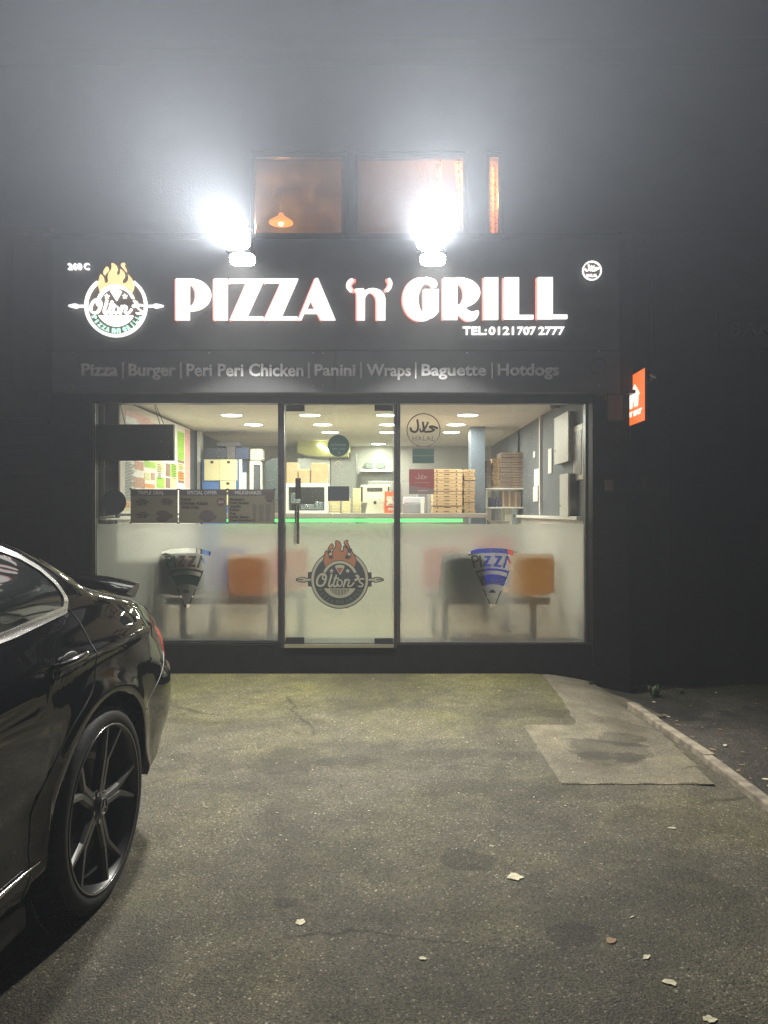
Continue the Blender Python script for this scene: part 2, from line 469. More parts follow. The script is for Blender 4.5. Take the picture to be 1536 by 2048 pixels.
# windows -----------------------------------------------------------
FILM_T = 1048
def slice_cut(cx, top, s=1.0):
    """clear cut-outs of the film: outline of a pizza slice with PIZZA lettering. cx, top in photo px"""
    tip = 1222; 
    def lx(t): return cx-50+(46)*t      # left edge
    def rx_(t): return cx+50-(46)*t
    sl = s_poly([(cx-50, 1104), (cx-30, 1098), (cx, 1096), (cx+30, 1098), (cx+50, 1104), (cx+3, 1221), (cx-1, 1221)])
    crust_in = s_poly([(cx-50, 1112.5), (cx-25, 1107), (cx, 1105.5), (cx+25, 1107), (cx+50, 1112.5), (cx+60, 1240), (cx-60, 1240)])
    crust = SUB(sl, crust_in)
    band = INT(sl, s_box(cx-60, cx+60, 1109, 1141))
    z1 = s_poly([(cx-16,1112),(cx-2,1112),(cx-2,1114),(cx-12,1129),(cx-3,1129),(cx-3,1133),(cx-19,1133),(cx-19,1130),(cx-9,1116),(cx-16,1116)])
    z2 = s_poly([(cx+5,1112),(cx+20,1112),(cx+20,1115),(cx+10,1130),(cx+18,1130),(cx+18,1134),(cx+2,1134),(cx+3,1130),(cx+12,1116),(cx+5,1116)])
    pz = U(s_line([(cx-41,1114),(cx-36,1135)], 2.0), s_curve([(cx-40,1113),(cx-31,1113),(cx-29,1121),(cx-37,1124)], 1.8, n=4))
    iz = s_line([(cx-25,1113),(cx-22,1133)], 2.1)
    az = U(s_line([(cx+30,1113),(cx+23,1135)], 1.9), s_line([(cx+30,1113),(cx+36,1126)], 1.7))
    b2 = INT(sl, SUB(s_circ(cx, 1230, 93), s_circ(cx, 1230, 89)))
    b3 = INT(sl, SUB(s_circ(cx, 1230, 81), s_circ(cx, 1230, 61)))
    edge = SUB(INT(sl, s_box(cx-60, cx+60, 1141, 1216)), INT(GROW(sl, -2.2), s_box(cx-60, cx+60, 1100, 1209)))
    edge = SUB(edge, s_box(cx-60, cx+60, 1166, 1178))
    pep = INT(s_circ(cx, 1186, 6.5), s_box(cx-9, cx+9, 1170, 1186))
    return U(crust, z1, z2, pz, iz, az, b2, b3, edge, pep)
def window(px0, px1, py0, py1, cutx, lab):
    w = put('shop_window', (lambda b: (pbx(b, px0-6, px0, py0-2, py1+4, YG-0.03, YG+0.05), pbx(b, px1, px1+6, py0-2, py1+4, YG-0.03, YG+0.05),
        pbx(b, px0, px1, py0-4, py0, YG-0.03, YG+0.05), pbx(b, px0, px1, py1, py1+4, YG-0.03, YG+0.05), b)[-1])(nb()), M['frame'], shop, label=lab)
    put('glass_pane', pbx(nb(), px0+0.3, px1-0.3, py0+0.3, py1-0.3, YG, YG+0.008), M['pane'], w)
    put('frosted_film', sdf_px(SUB(s_box(px0+0.6, px1-0.6, FILM_T, py1-0.5), slice_cut(cutx, 0)), (px0+0.5, px1-0.5, FILM_T-1, py1), 0.9, YG, YG+0.010, YG+0.0115), M['frost'], w)
    b = nb()   # bright edge beads
    pbx(b, px0-0.2, px0+0.7, py0, py1, YG-0.036, YG-0.031); pbx(b, px0-4.5, px0-3.6, py0, py1, YG-0.036, YG-0.031)
    put('edge_bead', b, M['alu'], w)
    return w
window(190, 556, 806, 1281, 372, 'left window, half frosted, with a clear pizza slice cut in the film')
window(800, 1171, 807, 1285, 985, 'right window, half frosted, with a clear pizza slice cut in the film')
# mullions beside the door
bm = nb(); pbx(bm, 562.2, 568, 806, 1296, YG-0.04, YG+0.06); pbx(bm, 788, 793.8, 806, 1296, YG-0.04, YG+0.06)
pbx(bm, 568.2, 787.8, 800, 807.5, YG-0.02, YG+0.06); put('door_frame', bm, M['frame'], shop)
# door
YD = YG+0.0
door = put('glass_door', pbx(nb(), 570.5, 786.5, 809.5, 1288, YD, YD+0.011), M['doorpane'], shop)
put('frosted_film', pbx(nb(), 572, 785, FILM_T-1, 1287, YD+0.013, YD+0.0145), M['frost'], door)
bm = nb(); pbx(bm, 570.0, 571.2, 809.5, 1288, YD-0.001, YD+0.012); pbx(bm, 785.8, 787, 809.5, 1288, YD-0.001, YD+0.012); pbx(bm, 571.2, 785.8, 808.7, 809.5, YD-0.001, YD+0.012)
put('polished_edge', bm, M['cream'], door)
for (a, b_, c, d) in ((572, 609, 809.8, 822), (749, 786, 809.8, 821), (572, 608, 1275, 1287.8), (749, 786, 1277, 1287.8)):
    put('patch_fitting', pbx(nb(), a, b_, c, d, YD-0.012, YD+0.026, 0.003), M['black'], door)
bm = nb(); xh = PX(596, YD-0.06)
cyl(bm, (xh, YD-0.06, PZ(1087,YD)), (xh, YD-0.06, PZ(1009,YD)), 0.013, seg=20)
for py in (1020, 1076): cyl(bm, (xh, YD-0.06, PZ(py,YD)), (xh, YD+0.0, PZ(py,YD)), 0.009)
put('pull_handle', bm, M['chrome'], door, True, auto=0.6)
put('inner_handle', pbx(nb(), 589, 592.6, 1009, 1087, YD+0.03, YD+0.045, 0.003), M['black'], door)
put('lock_plate', pbx(nb(), 590.5, 601.5, 956, 998, YD-0.014, YD-0.002, 0.004), M['black'], door)
bm = nb(); pbx(bm, 568.2, 787.8, 1288.8, 1296, YG-0.05, YG+0.28, 0.004); put('threshold', bm, M['alu'], shop)
# thin dark strip on the ceiling inside the door
bm = nb(); bx(bm, PX(655,7.3), PX(735,7.3), 7.3, 7.36, CEIL-0.012, CEIL-0.001); put('ceiling_vent', bm, M['frame'], shop)

# ---- upper storey, set back behind the flat roof
YU = 9.9
def UZ(py): return PZ(py, YU)
up_m = mat('upper_render', (0.075,0.072,0.07), 0.9, noise=((0.1,0.096,0.09), 1.2, 0.3, 0.7), bump=(40, 0.3))
wx = [(PX(500,YU), PX(690,YU)), (PX(709,YU), PX(935,YU)), (PX(973,YU), PX(1006,YU))]
z0, z1 = UZ(479), UZ(302)
bm = nb()
xs_ = [-6.5, wx[0][0], wx[0][1], wx[1][0], wx[1][1], wx[2][0], wx[2][1], 5.2]
for i in (0, 2, 4, 6): bx(bm, xs_[i], xs_[i+1], YU, YU+0.28, z0, z1)
bx(bm, -6.5, 5.2, YU, YU+0.28, 3.0, z0); bx(bm, -6.5, 5.2, YU, YU+0.28, z1, 7.2)
put('upper_wall', bm, up_m, shop)
bm = nb(); prism(bm, [(YU-0.35, 7.15), (YU-0.35, 7.27), (YU+3.6, 9.6), (YU+7.4, 7.2)], lambda a, b, d: (d, a, b), -6.8, 5.5)
put('pitched_roof', bm, mat('roof_tiles', (0.05,0.04,0.038), 0.85, bump=(9, 0.6)), shop)
for i, (a, b_) in enumerate(wx):
    bm = nb(); t = 0.05
    bx(bm, a, a+t, YU+0.06, YU+0.14, z0, z1); bx(bm, b_-t, b_, YU+0.06, YU+0.14, z0, z1)
    bx(bm, a+t, b_-t, YU+0.06, YU+0.14, z0, z0+t); bx(bm, a+t, b_-t, YU+0.06, YU+0.14, z1-t, z1)
    w = put('upper_window', bm, M['frame'], shop)
    put('glass_pane', bx(nb(), a+t, b_-t, YU+0.095, YU+0.1, z0+t, z1-t), M['upglass'], w)
bm = nb(); X0, X1, Y0, Y1, Z0, Z1 = -3.0, 2.6, YU+0.28, 13.6, 3.9, 6.35
bx(bm, X0, X1, Y1, Y1+0.1, Z0, Z1); bx(bm, X0-0.1, X0, Y0, Y1, Z0, Z1); bx(bm, X1, X1+0.1, Y0, Y1, Z0, Z1)
bx(bm, X0, X1, Y0, Y1, Z1, Z1+0.1); bx(bm, X0, X1, Y0, Y1, Z0-0.1, Z0)
put('upper_room', bm, mat('warm_room_paint', (0.16,0.11,0.08), 0.8), shop)
# pendant lamp in the upper room
yl = 11.0; pc = Vector((PX(562,yl), yl, PZ(446,yl)))
lamp = thing('pendant_lamp', 'small glowing orange pendant lamp hanging in the upstairs window', 'pendant lamp', pc)
put('lamp_shade', lathe(nb(), [(0.175,0.0), (0.165,0.02), (0.05,0.10), (0.03,0.14), (0.02,0.14), (0.04,0.095), (0.155,0.018), (0.165,0.0)], 'Z', pc, 32),
    mat('amber_shade', (0.8,0.4,0.12), 0.6, emit=(1.0,0.33,0.04), es=1.1), lamp, True)
b_ = nb(); bmesh.ops.create_uvsphere(b_, u_segments=16, v_segments=10, radius=0.035, matrix=Matrix.Translation(pc+Vector((0,0,0.0))))
put('bulb', b_, glow('warm_bulb', (1.0,0.6,0.22), 14, False), lamp, True)
put('flex', cyl(nb(), pc+Vector((0,0,0.14)), pc+Vector((0,0,6.35-pc.z)), 0.004), M['black'], lamp)
ld = bpy.data.lights.new('pendant_glow', 'POINT'); ld.energy = 190; ld.color = (1.0, 0.42, 0.12); ld.shadow_soft_size = 0.04
lo = bpy.data.objects.new('pendant_glow', ld); COL.objects.link(lo); lo.location = pc+Vector((0,0,-0.06))
ld = bpy.data.lights.new('curtain_fill_glow', 'POINT'); ld.energy = 120; ld.color = (1.0, 0.40, 0.09); ld.shadow_soft_size = 0.06  # unseen warm light added behind the pier to brighten the curtains
lo = bpy.data.objects.new('curtain_fill_glow', ld); COL.objects.link(lo); lo.location = (PX(948, 10.7), 10.7, PZ(400, 10.7))
# curtains
def curtain(pxa, pxb, top, bot, Y, label, taper=0.0, seed=1):
    rnd = random.Random(seed); b = nb(); n = 26; rows = 14; G = []
    for j in range(rows+1):
        t = j/rows; row = []
        for i in range(n+1):
            s = i/n; a = pxa+(pxb-pxa)*s
            if taper: a = pxb-(pxb-a)*(1-taper*t**1.3)
            row.append(b.verts.new((PX(a, Y), Y+0.03*math.sin(s*math.pi*5+0.5*math.sin(3*t))+0.05*t*taper, PZ(top+(bot-top)*t, Y))))
        G.append(row)
    for j in range(rows):
        for i in range(n): b.faces.new((G[j][i], G[j+1][i], G[j+1][i+1], G[j][i+1]))
    r = bmesh.ops.solidify(b, geom=b.faces[:], thickness=0.004)
    m = bounce('curtain_cloth_%d' % seed, (0.98,0.78,0.45), 0.5, 0.9, noise=((0.6,0.33,0.14), 38, 0.45, 0.6))
    return solo('curtain', b, m, label, 'curtain', 'curtains in the upstairs windows', smooth=True)
curtain(908, 934, 318, 478, YU+0.36, 'patterned amber curtain gathered to a point at the right of the wide upstairs window', 0.8, 1)
curtain(976, 1000, 332, 470, YU+0.36, 'straight dim patterned curtain hanging in the narrow upstairs window', 0.0, 2)
curtain(872, 884, 320, 470, YU+0.5, 'faint plain curtain edge inside the wide upstairs window', 0.25, 3)

# ================================================================== ILLUMINATED SIGN
sign = thing('shop_sign', 'wide dark sign box with lit white PIZZA n GRILL lettering above the shopfront', 'shop sign', (PX(680,YS), YS+0.06, 2.6))
bm = nb(); pbx(bm, 104, 1240, 478, 699.6, YS, YS+0.12, 0.004); put('sign_panel', bm, M['fascia'], sign)
S = 4.518
def A_(pts, ox=340, oy=550, s=S): return [(ox+a/s, oy+b/s) for a, b in pts]
def G_(f, ox=340, oy=550, s=S): return TR(f, 1/s, ox, oy)
L = {}
L['P'] = G_(SUB(U(s_box(68,190,48,420), INT(s_ell(200,194,181,146), s_box(180,420,0,500))), INT(s_ell(190,197,57,100), s_box(190,400,0,500))))
L['I'] = G_(s_box(410,530,48,420))
L['Z'] = G_(s_poly([(548,48),(862,48),(708,388),(850,388),(850,420),(556,420),(703,88),(548,88)]))
L['Z2'] = G_(s_poly([(866,48),(1165,48),(1015,388),(1156,388),(1156,420),(862,420),(1012,88),(866,88)]))
L['A'] = G_(SUB(s_poly([(1320,44),(1342,44),(1500,420),(1370,420),(1345,362),(1215,362),(1192,420),(1168,420)]), s_poly([(1280,235),(1322,322),(1240,322)])))
s2 = 2.4; o2 = (600, 440)
L['n'] = G_(U(s_poly([(262,345),(268,338),(306,336),(313,350),(312,487),(276,487),(276,352),(264,352)]), s_box(370,410,380,487),
     INT(SUB(s_ell(350,388,60,53), s_ell(340,400,30,45)), s_box(305,412,300,400))), 600, 440, s2)
L['quote'] = G_(s_curve([(250,296),(236,306),(230,326),(244,346)], 7.5, n=5), 600, 440, s2)
L['quote2'] = G_(s_curve([(428,294),(436,310),(432,330),(420,344)], 7.0, n=5), 600, 440, s2)
def Gg(f): return G_(f, 800, 550)
L['G'] = Gg(U(SUB(INT(s_ell(190,233,162,196), s_box(0,340,0,500)), s_ell(258,236,92,158), s_box(252,400,126,320), s_box(296,400,20,60)), INT(s_box(215,347,143,400), s_ell(190,225,190,204)),
     s_curve([(235,60),(290,75),(308,98)], 27, n=4)))
L['R'] = Gg(U(s_box(388,514,42,416), SUB(INT(s_ell(525,173,194,136), s_box(500,800,0,500)), INT(s_ell(514,187,62,102), s_box(514,800,0,500))),
     s_poly(crom([(520,285),(580,300),(610,330),(650,345),(690,332),(706,345),(704,375),(680,410),(640,426),(590,420),(550,385),(525,350)], 5))))
L['I2'] = Gg(s_box(755,880,38,415))
L['L'] = Gg(U(s_box(935,1066,38,411), s_box(1060,1196,374,411)))
L['L2'] = Gg(U(s_box(1237,1369,36,410), s_box(1360,1500,371,408)))
BB = {'P':(345,430,555,650),'I':(420,462,555,650),'Z':(455,535,555,650),'Z2':(525,602,555,650),'A':(590,675,555,650),'n':(700,775,570,650),'quote':(686,712,555,595),'quote2':(768,788,555,595),
      'G':(798,882,552,650),'R':(876,962,552,650),'I2':(958,1000,552,648),'L':(998,1070,552,648),'L2':(1062,1140,552,648)}
EXTRA = {'quote': (258,296,345), 'quote2': None}
for k, f in L.items():
    bb = BB[k]
    o = put('letter', sdf_px(f, bb, 0.62, YS, YS-0.055, YS-0.03), M['white_led'], sign)
    if k == 'quote2':
        sh = SUB(TR(f, 1, -5, 0), f)
    else:
        dx = 5.2 if k == 'quote' else -3.6
        sh = SUB(U(TR(f, 1, dx, 0), TR(f, 1, dx*0.5, 0)), f)
    put('letter_shadow', sdf_px(sh, (bb[0]-6, bb[1]+8, bb[2], bb[3]), 0.62, YS, YS-0.035, YS-0.004), M['red_led'], o)
for w_, a, b_ in (('TEL:', 925, 973), ('0121', 977, 1027), ('707', 1034, 1071), ('2777', 1076, 1128)):
    put('telephone_lettering', text_bm(nb(), w_, a, b_, 654.5, 670.5, front(YS), YS-0.03, YS-0.004, bold=0.015), M['white_led'], sign)
for w_, a, b_ in (('260', 138, 165), ('C', 170, 180.5)): put('house_number', text_bm(nb(), w_, a, b_, 528, 541, front(YS), YS-0.03, YS-0.004, bold=0.004, spacing=1.08), M['white_led'], sign)
# ---- round emblem; drawing units: zoomed px, centre (727,797)
E = {}
E['ring'] = SUB(s_circ(727,797,478), s_circ(727,797,432), s_poly([(727,797),(430,405),(520,200),(930,200),(1022,405)]))
E['arc'] = INT(SUB(s_circ(727,782,300), s_circ(727,782,256)), s_box(300,1200,300,685))
E['slice'] = s_poly([(642,578),(665,556),(727,546),(790,556),(812,578),(735,722)])
def star(cx, cy_, r):
    p = []
    for i in range(10):
        a = -math.pi/2+i*math.pi/5; q = r if i % 2 == 0 else r*0.45
        p.append((cx+q*math.cos(a), cy_+q*math.sin(a)))
    return s_poly(p)
E['stars'] = U(star(588,652,42), star(862,652,42))
E['bowl'] = INT(s_circ(727,811,299), s_box(300,1200,946,1200))
fl = crom([(455,480),(470,400),(498,318),(535,370),(545,430),(580,452),(612,430),(606,370),(622,300),(664,230),(666,150),(722,172),(745,235),(730,290),(757,332),(790,312),(800,240),(850,290),(855,350),(822,400),(820,438),(862,455),(905,430),(922,370),(915,320),(965,385),(997,460),(992,530),(970,588)], 5, closed=False)
arcp = [(727+312*math.cos(a), 782+312*math.sin(a)) for a in np.linspace(-0.68, -math.pi+0.68, 14)]
E['flame'] = U(s_poly(fl+arcp), s_poly(crom([(548,322),(540,272),(590,200),(612,232),(600,262),(572,292)], 5)), s_poly(crom([(858,142),(855,185),(882,240),(888,282),(852,240),(812,195),(812,160)], 5)))
def fork(sg):
    m = lambda a: 727+sg*(a-727)
    return SUB(s_poly([(m(240),785),(m(240),818),(m(150),818),(m(135),835),(m(90),832),(m(0),808),(m(0),790),(m(95),766),(m(138),770),(m(150),785)]), s_poly([(m(112),793),(m(112),808),(m(-10),806),(m(-10),794)]))
E['forks'] = U(fork(1), fork(-1))
r_ = 15
O_ = s_curve([(400,905),(350,880),(345,810),(380,735),(440,700),(490,730),(490,800),(455,880)], r_+2, closed=True)
E['script'] = U(O_, s_curve([(470,700),(440,740),(445,790),(480,790)], 12, n=4),
    s_curve([(588,712),(572,780),(545,870),(552,912),(580,908),(600,885)], r_+1, n=5),
    s_curve([(668,730),(645,800),(622,870),(632,912),(668,905),(700,880)], r_, n=5), s_line([(634,776),(704,776)], 12),
    s_curve([(725,800),(690,830),(685,885),(720,912),(760,885),(765,830)], r_-4, closed=True),
    s_curve([(820,800),(806,860),(790,915)], r_, n=5), s_curve([(806,860),(850,800),(885,805),(880,850),(862,895),(885,912),(930,895),(965,850)], r_-3, n=5),
    s_curve([(1010,730),(1038,745),(1030,780),(992,805)], 20, n=5),
    s_curve([(1132,790),(1085,785),(1055,815),(1080,850),(1115,875),(1100,912),(1045,912)], r_-2, n=5))
slats = U(*[s_box(a-6, a+6, 955, 955+h) for a, h in zip(range(577, 890, 25), (40,62,82,96,104,110,112,110,104,96,82,62,40))])
def arc_text(bm, body, cx, cy_, r, a0, a1, h, fn, d0, d1, bold=0.03):
    n = len(body)
    for i, ch in enumerate(body):
        if ch == ' ': continue
        a = a0+(a1-a0)*i/(n-1)
        x, y = cx+r*math.cos(a), cy_+r*math.sin(a)
        w = h*(0.3 if ch in "'I" else 0.8)
        text_bm(bm, ch, x-w/2, x+w/2, y-h/2, y+h/2, fn, d0, d1, bold=bold, rot=a-math.pi/2)
    return bm
eb = (-20, 1475, 130, 1285); eu = 7.68; ex, ey = 140, 510
def emb(keys, scale_from=None):
    return U(*[TR(E[k], 1/eu, ex, ey) for k in keys])
EBB = (139, 332, 526, 680)
em = put('emblem', sdf_px(emb(['ring','arc','slice','stars','bowl','script','forks']), EBB, 0.42, YS, YS-0.045, YS-0.02), M['white_led'], sign)
put('emblem_flame', sdf_px(emb(['flame']), EBB, 0.42, YS, YS-0.043, YS-0.018), M['yellow_led'], em)
efn = lambda a, b_, d: (PX(ex+a/eu, YS), d, PZ(ey+b_/eu, YS))
ARC = (("PIZZA", 0.85, 0.61), ("'N'", 0.545, 0.455), ("GRILL", 0.39, 0.15))
for w_, a0, a1 in ARC:
    put('emblem_lettering', arc_text(nb(), w_, 727, 800, 375, math.pi*a0, math.pi*a1, 66, efn, YS-0.04, YS-0.02, 0.03), M['green_led'], em)
put('emblem_backing', sdf_px(U(TR(s_circ(727,797,432), 1/eu, ex, ey), TR(GROW(E['flame'], 26), 1/eu, ex, ey)), EBB, 0.8, YS, YS-0.016, YS-0.004), mat('emblem_brown', (0.16,0.12,0.1), 0.5), em)
# halal roundel on the sign
def arabic(cx, cy_, w):
    """the word halal drawn with strokes; w = overall width"""
    k = w/200.0; t = lambda p: [(cx+(a-100)*k, cy_+(b_-50)*k) for a, b_ in p]
    return U(s_curve(t([(195,62),(165,50),(140,52),(160,66),(172,74),(150,86),(120,88)]), 7*k, n=5),
             s_curve(t([(120,88),(104,86),(98,60),(92,22)]), 7*k, n=5), s_curve(t([(128,22),(112,55),(86,88)]), 6.5*k, n=5),
             s_curve(t([(52,5),(58,50),(50,82),(28,90),(8,78),(4,62)]), 7*k, n=5), s_curve(t([(86,88),(74,84),(72,70)]), 6*k, n=4))
hr = put('halal_roundel', sdf_px(U(SUB(s_circ(1182,543.5,19.3), s_circ(1182,543.5,17)), arabic(1182,538,28)), (1160,1204,520,566), 0.4, YS, YS-0.04, YS-0.02), M['white_led'], sign)
put('roundel_lettering', text_bm(nb(), 'HALAL', 1171.5, 1192.5, 550, 555.5, front(YS), YS-0.035, YS-0.02, bold=0.01), M['white_led'], hr)
put('roundel_backing', sdf_px(s_circ(1182,543.5,17), (1160,1204,520,566), 0.8, YS, YS-0.018, YS-0.004), mat('roundel_brown', (0.12,0.09,0.085), 0.5), hr)
# ---- lower board with unlit lettering
YB = YS+0.01
board = thing('menu_board', 'unlit dark board listing pizza burger and wraps in grey letters, under the lit sign', 'sign board', (PX(640,YS), YS+0.06, 2.45))
put('board_panel', pbx(nb(), 104, 670, 701.5, 785, YB, YB+0.10, 0.003), M['fascia'], board)
put('board_panel', pbx(nb(), 671, 1240, 701.5, 785, YB, YB+0.10, 0.003), M['fascia'], board)
words = [('Pizza',163,236,727,752),('Burger',257,352,727,760),('Peri Peri Chicken',373,607,727,753),('Panini',629,711,728,752),('Wraps',733,822,728,760),('Baguette',843,973,728,759),('Hotdogs',995,1118,727,759)]
for w_, a, b_, c, d in words:
    put('lettering', text_bm(nb(), w_, a, b_, c, d, front(YB), YB-0.004, YB-0.0005, bold=0.026), M['dim_white'], board)
for a in (246, 361.5, 617.5, 722, 831.5, 984.5): put('divider_bar', pbx(nb(), a-1.5, a+1.5, 724, 757, YB-0.004, YB-0.0005), M['dim_white'], board)
for a, c in ((147,706),(419,706),(627,706),(646,706.5),(934,706),(1198,702),(147,771.5),(425,771),(627,771.5),(645,771),(934,771.5),(1198,771)):
    p = (PX(a,YB), YB, PZ(c,YB)); b = nb(); cyl(b, (p[0],YB-0.006,p[2]), (p[0],YB,p[2]), 0.0055, seg=10)
    put('screw', b, M['alu'], board)
rd = sdf_px(SUB(s_circ(1197,733,16), s_circ(1197,733,14.6)), (1178,1216,714,752), 0.6, YB, YB-0.003, YB-0.0005)
put('faint_roundel', rd, mat('faded_red_print', (0.1,0.06,0.06), 0.6), board)
put('lettering', text_bm(nb(), 'OO', 1188, 1206, 727, 739, front(YB), YB-0.003, YB-0.0005), bpy.data.materials['faded_red_print'], board) if False else None

# ---- twin-head floodlights on arms above the sign
def flood(px, label):
    Y = 5.98; x = PX(px, Y); zt = PZ(488, Y); zb = PZ(517, Y)
    f = thing('floodlight', label, 'floodlight', (x, 6.6, PZ(478,YS)), 'floodlights above the sign')
    b = nb(); tube(b, [(x,6.62,3.7),(x,6.5,3.77),(x,6.2,3.70),(x,6.06,(zt+zb)/2)], 0.014, 10)
    bx(b, x-0.05, x+0.05, 6.56, 6.64, 3.66, 3.72, 0.005); put('arm', b, M['black'], f, True, auto=0.7)
    for i, (dx, z, tilt) in enumerate(((-0.012, zt, -15), (0.015, zb, 50))):
        c = Vector((x+dx, Y+0.02*i, z)); rot = Matrix.Rotation(R(tilt), 4, 'X')
        T = Matrix.Translation(c) @ Matrix.Rotation(R(0 if i else (-14 if px < 600 else 3)), 4, 'Z') @ rot
        b = nb(); bx(b, -0.105, 0.105, 0.0, 0.05, -0.062, 0.062, 0.02, 3)
        for k in range(7): bx(b, -0.08+k*0.026, -0.074+k*0.026, 0.048, 0.075, -0.05, 0.05)
        bmesh.ops.transform(b, matrix=T, verts=b.verts[:]); h = put('lamp_head', b, M['black'], f)
        b = nb(); pr = []
        for k in range(32):
            a = 2*math.pi*k/32; ca, sa = math.cos(a), math.sin(a)
            pr.append((0.098*math.copysign(abs(ca)**0.6, ca), 0.056*math.copysign(abs(sa)**0.6, sa)))
        prism(b, pr, lambda a, c_, d: (a, d, c_), -0.006, 0.004)
        bmesh.ops.transform(b, matrix=T, verts=b.verts[:]); put('lens', b, M['flood'], h)
        ld = bpy.data.lights.new('flood_beam', 'AREA'); ld.shape = 'RECTANGLE'; ld.size = 0.19; ld.size_y = 0.11
        ld.energy = FLOOD_DN if i else FLOOD_UP; ld.spread = R(118 if i else 104); ld.color = (0.93, 0.97, 1.0) if i == 0 else (1.0, 0.97, 0.88)
        lo = bpy.data.objects.new('flood_beam', ld); COL.objects.link(lo)
        lo.matrix_world = T @ Matrix.Translation((0,-0.012,0)) @ Matrix.Rotation(R(-90+(16 if i else 0)), 4, 'X')   # shines along -Z of the lamp = outwards and down
    return f
flood(480, 'blazing twin floodlight over the first letters of the sign, above PIZZA')
flood(862, 'blazing twin floodlight over the second word of the sign, above GRILL')
